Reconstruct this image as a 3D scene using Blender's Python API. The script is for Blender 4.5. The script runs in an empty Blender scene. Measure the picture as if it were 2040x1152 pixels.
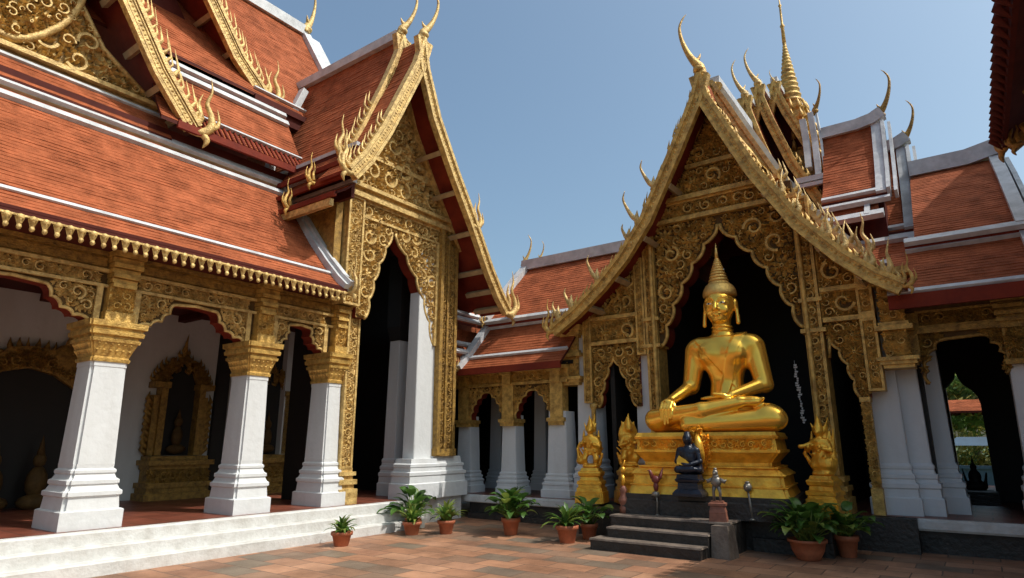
import bpy, math, random
import numpy as np
from mathutils import Vector, Matrix
from mathutils.geometry import tessellate_polygon

# ------------------------------------------------------------------ camera, sky, sun, exposure
SC = bpy.context.scene
COL = SC.collection
R = math.radians
cam_d = bpy.data.cameras.new('camera')
cam_d.sensor_width = 36.0
cam_d.lens = 36.0 * 1250 / 2040
cam_d.clip_end = 2000
cam = bpy.data.objects.new('camera', cam_d)
COL.objects.link(cam)
cam.location = (0, 0, 1.6)
cam.rotation_euler = (R(90 + 13.885), 0, R(36))
SC.camera = cam
SC.view_settings.view_transform = 'Standard'
SC.view_settings.look = 'None'
SC.view_settings.gamma = 1.0
SC.view_settings.use_curve_mapping = False
SC.view_settings.exposure = 0.34
SUN = Vector((0.545, 0.18, 0.82)).normalized()
el = math.asin(SUN.z)
w = bpy.data.worlds.new('World'); SC.world = w; w.use_nodes = True
nt = w.node_tree
sky = nt.nodes.new('ShaderNodeTexSky'); sky.sky_type = 'NISHITA'; sky.sun_disc = False
sky.sun_elevation = el
sky.sun_rotation = math.atan2(SUN.x, SUN.y)
sky.air_density = 1.0; sky.dust_density = 4.5; sky.ozone_density = 0.7; sky.altitude = 0
bg = nt.nodes['Background']; bg.inputs['Strength'].default_value = 0.15
tint = nt.nodes.new('ShaderNodeVectorMath'); tint.operation = 'MULTIPLY'; tint.inputs[1].default_value = (.86, .985, .955)   # haze colour of the sky
nt.links.new(sky.outputs[0], tint.inputs[0]); nt.links.new(tint.outputs[0], bg.inputs['Color'])
sl = bpy.data.lights.new('sun', 'SUN'); sl.energy = 2.8; sl.angle = R(0.5); sl.color = (1.0, 0.96, 0.90)
so = bpy.data.objects.new('sun', sl); COL.objects.link(so)
so.rotation_euler = SUN.to_track_quat('Z', 'Y').to_euler()

# ------------------------------------------------------------------ materials
def mat(name, col, rough=0.6, metal=0.0, noise=0.0, nscale=6.0, bump=0.0, bscale=40.0, dark=None, spec=0.5, streak=False):
    m = bpy.data.materials.new(name); m.use_nodes = True
    t = m.node_tree; b = t.nodes['Principled BSDF']
    b.inputs['Roughness'].default_value = rough; b.inputs['Metallic'].default_value = metal
    b.inputs['Specular IOR Level'].default_value = spec
    b.inputs['Base Color'].default_value = (*col, 1)
    tc = t.nodes.new('ShaderNodeTexCoord')
    if noise > 0:
        n = t.nodes.new('ShaderNodeTexNoise'); n.inputs['Scale'].default_value = nscale
        n.inputs['Detail'].default_value = 8; n.inputs['Roughness'].default_value = 0.62
        if streak:
            mp = t.nodes.new('ShaderNodeMapping'); mp.inputs['Scale'].default_value = (1, 1, 0.22)
            t.links.new(tc.outputs['Object'], mp.inputs['Vector']); t.links.new(mp.outputs[0], n.inputs['Vector'])
        else:
            t.links.new(tc.outputs['Object'], n.inputs['Vector'])
        r = t.nodes.new('ShaderNodeValToRGB')
        d = dark if dark else tuple(c * 0.45 for c in col)
        r.color_ramp.elements[0].position = 0.32; r.color_ramp.elements[0].color = (*[c * (1 - noise) + e * noise for c, e in zip(col, d)], 1)
        r.color_ramp.elements[1].position = 0.62; r.color_ramp.elements[1].color = (*col, 1)
        t.links.new(n.outputs['Fac'], r.inputs['Fac']); t.links.new(r.outputs['Color'], b.inputs['Base Color'])
    if bump > 0:
        n2 = t.nodes.new('ShaderNodeTexNoise'); n2.inputs['Scale'].default_value = bscale; n2.inputs['Detail'].default_value = 5
        t.links.new(tc.outputs['Object'], n2.inputs['Vector'])
        bp = t.nodes.new('ShaderNodeBump'); bp.inputs['Strength'].default_value = bump; bp.inputs['Distance'].default_value = 0.03
        t.links.new(n2.outputs['Fac'], bp.inputs['Height']); t.links.new(bp.outputs[0], b.inputs['Normal'])
    return m

def tiled(name, cols, sx, sy, mortar, mcol, rough, use_uv, bump, noise_amt=0.5, offset=0.5, bias=0.0, nscale=1.3):
    """rows of tiles: a brick pattern over UVs (metres) or object XY, every tile its own tone"""
    m = bpy.data.materials.new(name); m.use_nodes = True
    t = m.node_tree; b = t.nodes['Principled BSDF']; L = t.links.new
    tc = t.nodes.new('ShaderNodeTexCoord')
    src = tc.outputs['UV'] if use_uv else tc.outputs['Object']
    br = t.nodes.new('ShaderNodeTexBrick'); br.offset = offset
    br.inputs['Scale'].default_value = 1.0; br.inputs['Brick Width'].default_value = sx; br.inputs['Row Height'].default_value = sy
    br.inputs['Mortar Size'].default_value = mortar; br.inputs['Mortar Smooth'].default_value = 0.3; br.inputs['Bias'].default_value = bias
    br.inputs['Color1'].default_value = (0, 0, 0, 1); br.inputs['Color2'].default_value = (1, 1, 1, 1); br.inputs['Mortar'].default_value = (0.5, 0.5, 0.5, 1)
    # a little waver so that the joints are not ruled
    nz = t.nodes.new('ShaderNodeTexNoise'); nz.inputs['Scale'].default_value = 2.5
    L(src, nz.inputs['Vector'])
    wv = t.nodes.new('ShaderNodeVectorMath'); wv.operation = 'MULTIPLY_ADD'
    L(nz.outputs['Color'], wv.inputs[0]); wv.inputs[1].default_value = (0.03, 0.03, 0); L(src, wv.inputs[2])
    L(wv.outputs[0], br.inputs['Vector'])
    rp = t.nodes.new('ShaderNodeValToRGB'); rp.color_ramp.interpolation = 'LINEAR'
    els = rp.color_ramp.elements
    n = len(cols)
    els[0].position = 0; els[0].color = (*cols[0], 1)
    els[1].position = 1; els[1].color = (*cols[-1], 1)
    for i in range(1, n - 1):
        e = els.new(i / (n - 1)); e.color = (*cols[i], 1)
    L(br.outputs['Color'], rp.inputs['Fac'])
    n1 = t.nodes.new('ShaderNodeTexNoise'); n1.inputs['Scale'].default_value = nscale; n1.inputs['Detail'].default_value = 9; n1.inputs['Roughness'].default_value = 0.65
    L(tc.outputs['Object'], n1.inputs['Vector'])
    r2 = t.nodes.new('ShaderNodeValToRGB'); r2.color_ramp.elements[0].position = 0.33; r2.color_ramp.elements[1].position = 0.66
    lo = 1 - noise_amt
    r2.color_ramp.elements[0].color = (lo, lo * 0.97, lo * 0.95, 1); r2.color_ramp.elements[1].color = (1.12, 1.1, 1.1, 1)
    L(n1.outputs['Fac'], r2.inputs['Fac'])
    mx = t.nodes.new('ShaderNodeMix'); mx.data_type = 'RGBA'; mx.blend_type = 'MULTIPLY'; mx.inputs['Factor'].default_value = 1
    L(rp.outputs['Color'], mx.inputs['A']); L(r2.outputs['Color'], mx.inputs['B'])
    m2 = t.nodes.new('ShaderNodeMix'); m2.data_type = 'RGBA'
    L(br.outputs['Fac'], m2.inputs['Factor']); L(mx.outputs['Result'], m2.inputs['A']); m2.inputs['B'].default_value = (*mcol, 1)
    b.inputs['Specular IOR Level'].default_value = 0.12 if use_uv else 0.3
    L(m2.outputs['Result'], b.inputs['Base Color'])
    b.inputs['Roughness'].default_value = rough
    rr = t.nodes.new('ShaderNodeMath'); rr.operation = 'MULTIPLY_ADD'; L(n1.outputs['Fac'], rr.inputs[0]); rr.inputs[1].default_value = -0.35; rr.inputs[2].default_value = rough + 0.17
    L(rr.outputs[0], b.inputs['Roughness'])
    n3 = t.nodes.new('ShaderNodeTexNoise'); n3.inputs['Scale'].default_value = 35; n3.inputs['Detail'].default_value = 4
    L(tc.outputs['Object'], n3.inputs['Vector'])
    ad = t.nodes.new('ShaderNodeMath'); ad.operation = 'MULTIPLY_ADD'; L(n3.outputs['Fac'], ad.inputs[0]); ad.inputs[1].default_value = 0.5
    iv = t.nodes.new('ShaderNodeMath'); iv.operation = 'SUBTRACT'; iv.inputs[0].default_value = 1; L(br.outputs['Fac'], iv.inputs[1])
    a2 = t.nodes.new('ShaderNodeMath'); a2.operation = 'MULTIPLY_ADD'; L(br.outputs['Color'], a2.inputs[0]); a2.inputs[1].default_value = 0.5; L(iv.outputs[0], a2.inputs[2])
    L(a2.outputs[0], ad.inputs[2])
    bp = t.nodes.new('ShaderNodeBump'); bp.inputs['Strength'].default_value = bump; bp.inputs['Distance'].default_value = 0.02
    L(ad.outputs[0], bp.inputs['Height']); L(bp.outputs[0], b.inputs['Normal'])
    return m

M = {}
M['tile'] = tiled('clay_roof_tiles', [(.345, .094, .037), (.37, .104, .042), (.395, .115, .047)], 0.055, 0.05, 0.003, (.35, .093, .035), 0.8, True, 0.5, 0.55, nscale=3.0)
M['white'] = mat('white_plaster', (.62, .63, .635), 0.75, noise=.26, nscale=3.2, dark=(.42, .41, .385), bump=.3, bscale=9, streak=True)
M['kerb'] = mat('white_limewash', (.60, .595, .575), 0.8, noise=.5, nscale=5, dark=(.34, .31, .27), bump=.3, bscale=20)
M['trim'] = mat('grey_white_ridge_paint', (.56, .57, .585), 0.5, noise=.65, nscale=3.5, dark=(.27, .27, .275), bump=.2, bscale=12)
M['gold'] = mat('carved_gilding', (.72, .455, .12), 0.48, 0.3, noise=.95, nscale=8, dark=(.28, .15, .035), bump=.55, bscale=38)
M['goldpale'] = mat('weathered_sunlit_gilding', (.72, .50, .185), 0.52, 0.2, noise=.95, nscale=9, dark=(.30, .175, .05), bump=.5, bscale=34)  # pale with wear; on the hall arches it paints in sunlight
M['lacq'] = mat('dark_lacquer_ground', (.105, .058, .018), 0.7, 0.0, noise=.8, nscale=9, spec=.2, bump=.4, bscale=50)
M['goldground'] = mat('recessed_gilding', (.34, .20, .05), 0.55, 0.2, noise=.9, nscale=9, dark=(.09, .048, .012), bump=.6, bscale=40)
M['patina'] = mat('worn_gilded_board', (.46, .27, .06), 0.5, 0.3, noise=.9, nscale=11, dark=(.13, .068, .018), bump=.8, bscale=48)
M['red'] = mat('red_lacquer', (.20, .030, .014), 0.65, noise=.7, nscale=3, dark=(.10, .014, .01), bump=.15, bscale=20, spec=.15)
M['darkred'] = mat('dark_red_timber', (.085, .016, .011), 0.7, noise=.6, nscale=4, spec=.15)
M['rafter'] = mat('pale_timber_rafter', (.42, .30, .16), 0.6, noise=.6, nscale=6)
M['black'] = mat('interior_shade_black', (.012, .009, .007), 0.7, noise=.5, nscale=3)  # near-black, so the deep shade of interiors is put into the colour
M['stone'] = mat('blackened_stone', (.035, .029, .024), 0.55, noise=.8, nscale=4, dark=(.010, .009, .008), bump=.7, bscale=16)
M['tread'] = mat('pale_stone_tread', (.20, .155, .12), 0.6, noise=.8, nscale=5, dark=(.07, .05, .04), bump=.4, bscale=20)  # paler stone for step tops, landing and cheek block
M['statue'] = mat('burnished_gold_leaf', (1.0, .59, .09), 0.27, 0.82, noise=.4, nscale=3.5, dark=(.88, .44, .05), bump=.07, bscale=14)
M['plinthgold'] = mat('gold_leaf_on_brick', (1.0, .54, .06), 0.36, 0.6, noise=.75, nscale=5, dark=(.52, .24, .025), bump=.45, bscale=13)
M['hair'] = mat('gilded_hair', (.80, .52, .16), 0.42, 0.9, noise=.4, nscale=20, bump=.5, bscale=60)
M['floor'] = tiled('red_floor_tiles', [(.17, .05, .03), (.24, .075, .045), (.20, .06, .036)], 0.45, 0.45, 0.012, (.07, .035, .025), 0.38, False, 0.25, 0.4)
M['ground'] = tiled('courtyard_tiles', [(.19, .155, .115), (.32, .17, .10), (.40, .20, .112), (.45, .25, .15), (.34, .165, .095), (.22, .17, .12)], 0.62, 0.40, 0.010, (.12, .075, .05), 0.55, False, 0.45, 0.5, nscale=1.1)
M['blue'] = mat('dark_blue_glaze', (.010, .014, .028), 0.3, 0.2, noise=.5, nscale=14, bump=.4, bscale=25)
M['yellow'] = mat('yellow_cloth', (.72, .42, .03), 0.7)
M['clay'] = mat('terracotta_pot', (.44, .13, .055), 0.6, noise=.6, nscale=7, dark=(.22, .07, .035), bump=.2, bscale=30)
M['soil'] = mat('potting_soil', (.03, .02, .014), 0.9, bump=.8, bscale=60)
M['leaf'] = mat('leaf_green', (.085, .185, .03), 0.42, noise=.8, nscale=7, dark=(.04, .095, .018))
M['leafpale'] = mat('leaf_yellow_green', (.25, .32, .06), 0.42, noise=.7, nscale=7, dark=(.08, .15, .03))
M['crown'] = mat('tree_leaf', (.20, .32, .07), 0.55, noise=.9, nscale=1.2, dark=(.03, .07, .018))
M['crownpale'] = mat('tree_leaf_yellowing', (.52, .43, .10), 0.55, noise=.9, nscale=1.6, dark=(.09, .13, .03))
M['bark'] = mat('bark', (.10, .07, .045), 0.85, noise=.7, nscale=8, bump=.7, bscale=20)
M['paper'] = mat('white_paper', (.78, .78, .76), 0.8)
M['eye'] = mat('white_shell_inlay', (.72, .70, .62), 0.3)
M['pupil'] = mat('black_inlay', (.015, .012, .01), 0.3)
M['pinkclay'] = mat('pinkish_clay', (.27, .10, .06), 0.6, noise=.8, nscale=12)
M['greymetal'] = mat('tarnished_silver', (.26, .24, .21), 0.45, 0.6, noise=.6, nscale=15)
M['rooster'] = mat('maroon_paint', (.16, .03, .025), 0.45)
M['stall'] = mat('blue_painted_board', (.05, .10, .16), 0.6, noise=.6, nscale=3)
M['grass'] = mat('grass_ground', (.07, .11, .03), 0.9, noise=.7, nscale=2)
for k in ('leaf', 'leafpale', 'crown', 'crownpale'):
    t_ = M[k].node_tree; b_ = t_.nodes['Principled BSDF']; tr = t_.nodes.new('ShaderNodeBsdfTranslucent'); ms = t_.nodes.new('ShaderNodeMixShader'); ms.inputs[0].default_value = .35
    src = b_.inputs['Base Color'].links[0].from_socket; t_.links.new(src, tr.inputs['Color'])
    t_.links.new(b_.outputs[0], ms.inputs[1]); t_.links.new(tr.outputs[0], ms.inputs[2]); t_.links.new(ms.outputs[0], t_.nodes['Material Output'].inputs['Surface'])

# ------------------------------------------------------------------ mesh builder
class Fr:
    """a panel frame: o + u*a + v*b + n*c"""
    def __init__(s, o, u, v, n): s.o, s.u, s.v, s.n = map(Vector, (o, u, v, n))
    def __call__(s, a, b, c=0.0): return s.o + s.u * a + s.v * b + s.n * c
def FX(x): return Fr((x, 0, 0), (0, 1, 0), (0, 0, 1), (1, 0, 0))      # faces +X : a=Y, b=Z
def FY(y): return Fr((0, y, 0), (1, 0, 0), (0, 0, 1), (0, -1, 0))     # faces -Y : a=X, b=Z

class MB:
    def __init__(s): s.v = []; s.f = []; s.m = []; s.uv = {}; s.sm = []
    def add(s, vs, fs, m=0, smooth=False):
        o = len(s.v); s.v += [tuple(p) for p in vs]
        for f in fs:
            s.f.append([i + o for i in f]); s.m.append(m); s.sm.append(smooth)
    def box(s, x0, x1, y0, y1, z0, z1, m=0):
        x0, x1 = min(x0, x1), max(x0, x1); y0, y1 = min(y0, y1), max(y0, y1)
        s.add([(x0,y0,z0),(x1,y0,z0),(x1,y1,z0),(x0,y1,z0),(x0,y0,z1),(x1,y0,z1),(x1,y1,z1),(x0,y1,z1)],
              [(3,2,1,0),(4,5,6,7),(0,1,5,4),(1,2,6,5),(2,3,7,6),(3,0,4,7)], m)
    def fbox(s, F, a0, a1, b0, b1, c0, c1, m=0):
        p = [F(a, b, c) for c in (c0, c1) for b in (b0, b1) for a in (a0, a1)]
        s.add(p, [(0,2,3,1),(4,5,7,6),(0,1,5,4),(2,6,7,3),(0,4,6,2),(1,3,7,5)], m)
    def rings(s, rs, m=0, cap=True, smooth=False, close=True):
        n = len(rs[0]); vs = [p for r in rs for p in r]; fs = []
        for i in range(len(rs) - 1):
            for j in range(n if close else n - 1):
                k = (j + 1) % n
                fs.append((i*n+j, i*n+k, (i+1)*n+k, (i+1)*n+j))
        o = len(s.v); s.add(vs, fs, m, smooth)
        if cap and close:
            s.f.append([o + j for j in range(n)][::-1]); s.m.append(m); s.sm.append(False)
            q = o + (len(rs) - 1) * n
            s.f.append([q + j for j in range(n)]); s.m.append(m); s.sm.append(False)
    def stack(s, cx, cy, prof, notch=0.0, m=0, rot=0.0):
        """square-plan mouldings: prof = [(z, hx, hy)], notch = redented corner"""
        rs = []
        c, sn = math.cos(rot), math.sin(rot)
        for z, hx, hy in prof:
            n = notch * min(hx, hy)
            pl = [(-hx+n,-hy),(hx-n,-hy),(hx-n,-hy+n),(hx,-hy+n),(hx,hy-n),(hx-n,hy-n),(hx-n,hy),(-hx+n,hy),(-hx+n,hy-n),(-hx,hy-n),(-hx,-hy+n),(-hx+n,-hy+n)] if notch else [(-hx,-hy),(hx,-hy),(hx,hy),(-hx,hy)]
            rs.append([(cx + x*c - y*sn, cy + x*sn + y*c, z) for x, y in pl])
        s.rings(rs, m)
    def lathe(s, cx, cy, prof, n=20, m=0, smooth=True):
        s.rings([[(cx + r*math.cos(2*math.pi*k/n), cy + r*math.sin(2*math.pi*k/n), z) for k in range(n)] for r, z in prof], m, True, smooth)
    def tube(s, pts, rad, n=6, m=0, smooth=True, squash=None):
        """tapered tube; squash=(axis vector, factor) flattens it along an axis"""
        pts = [Vector(p) for p in pts]; rs = []
        up = Vector((0.13, 0.27, 0.95)).normalized()
        for i, p in enumerate(pts):
            t = (pts[min(i+1, len(pts)-1)] - pts[max(i-1, 0)])
            t = t.normalized() if t.length > 1e-9 else Vector((0, 0, 1))
            a = up - t * up.dot(t)
            if a.length < 1e-3: a = Vector((1, 0, 0)) - t * t.x
            a.normalize(); up = a; b = t.cross(a)
            r = rad[i] if isinstance(rad, (list, tuple)) else rad
            ring = []
            for k in range(n):
                w_ = 2*math.pi*k/n
                d = a * math.cos(w_) * r + b * math.sin(w_) * r
                if squash: d = d - squash[0] * d.dot(squash[0]) * (1 - squash[1])
                ring.append(p + d)
            rs.append(ring)
        s.rings(rs, m, True, smooth)
    def sweep(s, pts, side, s0, s1, p0, p1, m=0, msoff=None):
        """box section swept along a polyline: s0..s1 along 'side', p0..p1 along the up-facing normal"""
        pts = [Vector(p) for p in pts]; side = Vector(side).normalized(); rs = []
        for i, p in enumerate(pts):
            t = (pts[min(i+1, len(pts)-1)] - pts[max(i-1, 0)]).normalized()
            nn = t.cross(side).normalized()
            if nn.z < 0: nn = -nn
            rs.append([p + side*s0 + nn*p0, p + side*s1 + nn*p0, p + side*s1 + nn*p1, p + side*s0 + nn*p1])
        s.rings(rs, m)
    def prism(s, poly, F, c0, c1, m=0, mside=None):
        mside = m if mside is None else mside
        n = len(poly); vs = [F(a, b, c1) for a, b in poly] + [F(a, b, c0) for a, b in poly]
        tri = tessellate_polygon([[Vector((a, b, 0)) for a, b in poly]])
        fs = []
        for t in tri:
            a, b, c = t
            ar = (poly[b][0]-poly[a][0])*(poly[c][1]-poly[a][1]) - (poly[b][1]-poly[a][1])*(poly[c][0]-poly[a][0])
            if ar < 0: t = (a, c, b)
            fs.append(tuple(t))
        s.add(vs, fs, m); o = len(s.v) - 2*n
        for t in fs:
            s.f.append([o + n + i for i in t[::-1]]); s.m.append(m); s.sm.append(False)
        area = sum(poly[i][0]*poly[(i+1) % n][1] - poly[(i+1) % n][0]*poly[i][1] for i in range(n))
        for i in range(n):
            j = (i + 1) % n
            q = [o+i, o+j, o+n+j, o+n+i]
            if area > 0: q = q[::-1]
            s.f.append(q); s.m.append(mside); s.sm.append(False)
    def roof(s, prof, ax, a0, a1, th, m=0, munder=1):
        """a curved roof slope: prof = [(h, z)] down the slope, extruded along axis 'X' or 'Y' from a0 to a1, UVs in metres"""
        P = (lambda a, h, z: (a, h, z)) if ax == 'X' else (lambda a, h, z: (h, a, z))
        if m == 0 and abs(a1-a0) > .3: return s.courses(prof, P, a0, a1, th, m, munder)
        n = len(prof); ln = [0]
        for i in range(1, n): ln.append(ln[-1] + math.hypot(prof[i][0]-prof[i-1][0], prof[i][1]-prof[i-1][1]))
        top = [P(a, h, z) for h, z in prof for a in (a0, a1)]
        bot = [P(a, h, z - th) for h, z in prof for a in (a0, a1)]
        o = len(s.v); s.v += top + bot
        for i in range(n - 1):
            q = [o+2*i, o+2*i+1, o+2*i+3, o+2*i+2]
            s.f.append(q); s.m.append(m); s.sm.append(False)
            s.uv[len(s.f)-1] = [(a0, ln[i]), (a1, ln[i]), (a1, ln[i+1]), (a0, ln[i+1])]
            d = o + 2*n
            s.f.append([d+2*i+2, d+2*i+3, d+2*i+1, d+2*i]); s.m.append(munder); s.sm.append(False)
            for k in (0, 1):
                s.f.append([o+2*i+k, o+2*i+2+k, d+2*i+2+k, d+2*i+k]); s.m.append(munder); s.sm.append(False)
        for i in (0, n - 1):
            s.f.append([o+2*i, o+2*i+1, o+2*n+2*i+1, o+2*n+2*i]); s.m.append(munder); s.sm.append(False)
    def courses(s, prof, P, a0, a1, th, m, munder, step=.10):
        """the same slope laid in overlapping, slightly uneven tile courses"""
        rng = random.Random(len(s.v)); Q = []; tot = 0
        if prof[0][1] > prof[-1][1]: prof = prof[::-1]                 # eave first
        for (h0, z0), (h1, z1) in zip(prof, prof[1:]):
            L = math.hypot(h1-h0, z1-z0); k = max(1, round(L/step)); sg = 1 if h1 > h0 else -1
            for i in range(k):
                t = i/k; nx, nz = -(z1-z0)/L*sg, abs(h1-h0)/L
                Q.append((h0+(h1-h0)*t, z0+(z1-z0)*t, nx, nz))
        Q.append((prof[-1][0], prof[-1][1], 0, 1))
        na = max(2, int(abs(a1-a0)/.30) + 1); A = [a0 + (a1-a0)*i/(na-1) for i in range(na)]
        sag = [[rng.uniform(-.007, .007) for _ in A] for _ in Q]
        o = len(s.v); low = []; up = []
        for r, (h, z, nx, nz) in enumerate(Q):
            for c, a in enumerate(A):                                 # lower edge of the course stands proud
                d = .004 + sag[r][c]; s.v.append(P(a, h + (nx if nx else 0)*d, z + nz*d))
            for c, a in enumerate(A): s.v.append(P(a, h, z - .004 + sag[r][c]*.4))   # surface it overlaps
        R2 = 2*na
        for r in range(len(Q)-1):
            for c in range(na-1):
                i = o + r*R2 + c; j = o + (r+1)*R2 + na + c
                s.f.append([i, i+1, j+1, j]); s.m.append(m); s.sm.append(False)
                s.uv[len(s.f)-1] = [(A[c], r*step), (A[c+1], r*step), (A[c+1], r*step+step), (A[c], r*step+step)]
                q = o + r*R2 + na + c
                s.f.append([q, q+1, i+1, i]); s.m.append(m); s.sm.append(False)
                s.uv[len(s.f)-1] = [(A[c], r*step-.02), (A[c+1], r*step-.02), (A[c+1], r*step), (A[c], r*step)]
        n = len(prof); b = len(s.v)
        for h, z in prof:
            for a in (a0, a1): s.v.append(P(a, h, z - th))
        for i in range(n-1):
            s.f.append([b+2*i+2, b+2*i+3, b+2*i+1, b+2*i]); s.m.append(munder); s.sm.append(False)
        t = len(s.v)
        for h, z in prof:
            for a in (a0, a1): s.v.append(P(a, h, z))
        for i in range(n-1):
            for k in (0, 1): s.f.append([t+2*i+k, t+2*i+2+k, b+2*i+2+k, b+2*i+k]); s.m.append(munder); s.sm.append(False)
        for i in (0, n-1): s.f.append([t+2*i, t+2*i+1, b+2*i+1, b+2*i]); s.m.append(munder); s.sm.append(False)
    def ell(s, c, r, n=10, k=6, m=0):
        c = Vector(c); rs = []
        for i in range(k + 1):
            a = -math.pi/2 + math.pi*i/k; ca = max(math.cos(a), 0.02)
            rs.append([(c.x + r[0]*ca*math.cos(2*math.pi*j/n), c.y + r[1]*ca*math.sin(2*math.pi*j/n), c.z + r[2]*math.sin(a)) for j in range(n)])
        s.rings(rs, m, True, True)

MESHES = []
def obj(name, mb, mats, parent=None):
    me = bpy.data.meshes.new(name)
    me.from_pydata(mb.v, [], mb.f)
    if isinstance(mats, str): mats = [mats]
    for k in mats: me.materials.append(M[k])
    me.polygons.foreach_set('material_index', mb.m)
    me.polygons.foreach_set('use_smooth', mb.sm)
    if mb.uv:
        ul = me.uv_layers.new(name='UVMap')
        for fi, u in mb.uv.items():
            for li, c in zip(me.polygons[fi].loop_indices, u): ul.data[li].uv = c
    me.update()
    o = bpy.data.objects.new(name, me); COL.objects.link(o)
    if parent is not None:
        o.parent = parent
        if parent.type == 'EMPTY': o.matrix_parent_inverse = Matrix.LocRotScale(parent.location, parent.rotation_euler, None).inverted()
    return o
def tag(o, label, cat, group=None):
    o['label'] = label; o['category'] = cat
    if group: o['group'] = group
    return o
def thing(name, loc, label, cat, group=None):
    o = bpy.data.objects.new(name, None); COL.objects.link(o); o.location = loc; o.empty_display_size = 0.3
    return tag(o, label, cat, group)
def structure(o, kind='structure'):
    o['kind'] = kind; return o
def dup(root, delta=None, loc=None, rotz=0.0, scale=None, label=None):
    r = root.copy(); COL.objects.link(r)
    if loc is not None: r.location = loc
    r.rotation_euler = (0, 0, rotz)
    if scale: r.scale = (scale,)*3
    if label: r['label'] = label
    for ch in list(root.children):
        c = ch.copy(); COL.objects.link(c); c.parent = r
        for g in list(ch.children):
            d = g.copy(); COL.objects.link(d); d.parent = c
    return r

# ------------------------------------------------------------------ ornament
def inpoly(px, py, poly):
    """signed clearance of points to a polygon outline (positive inside), numpy"""
    P = np.array(poly, float); Q = np.roll(P, -1, 0)
    ins = np.zeros(px.shape, bool); dmin = np.full(px.shape, 1e9)
    for (x0, y0), (x1, y1) in zip(P, Q):
        dx, dy = x1-x0, y1-y0; l2 = dx*dx+dy*dy + 1e-12
        t = np.clip(((px-x0)*dx + (py-y0)*dy)/l2, 0, 1)
        dmin = np.minimum(dmin, np.hypot(px-x0-t*dx, py-y0-t*dy))
        if abs(dy) > 1e-12:
            c = ((y0 > py) != (y1 > py)) & (px < (x1-x0)*(py-y0)/dy + x0)
            ins ^= c
    return np.where(ins, dmin, -dmin)

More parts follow.
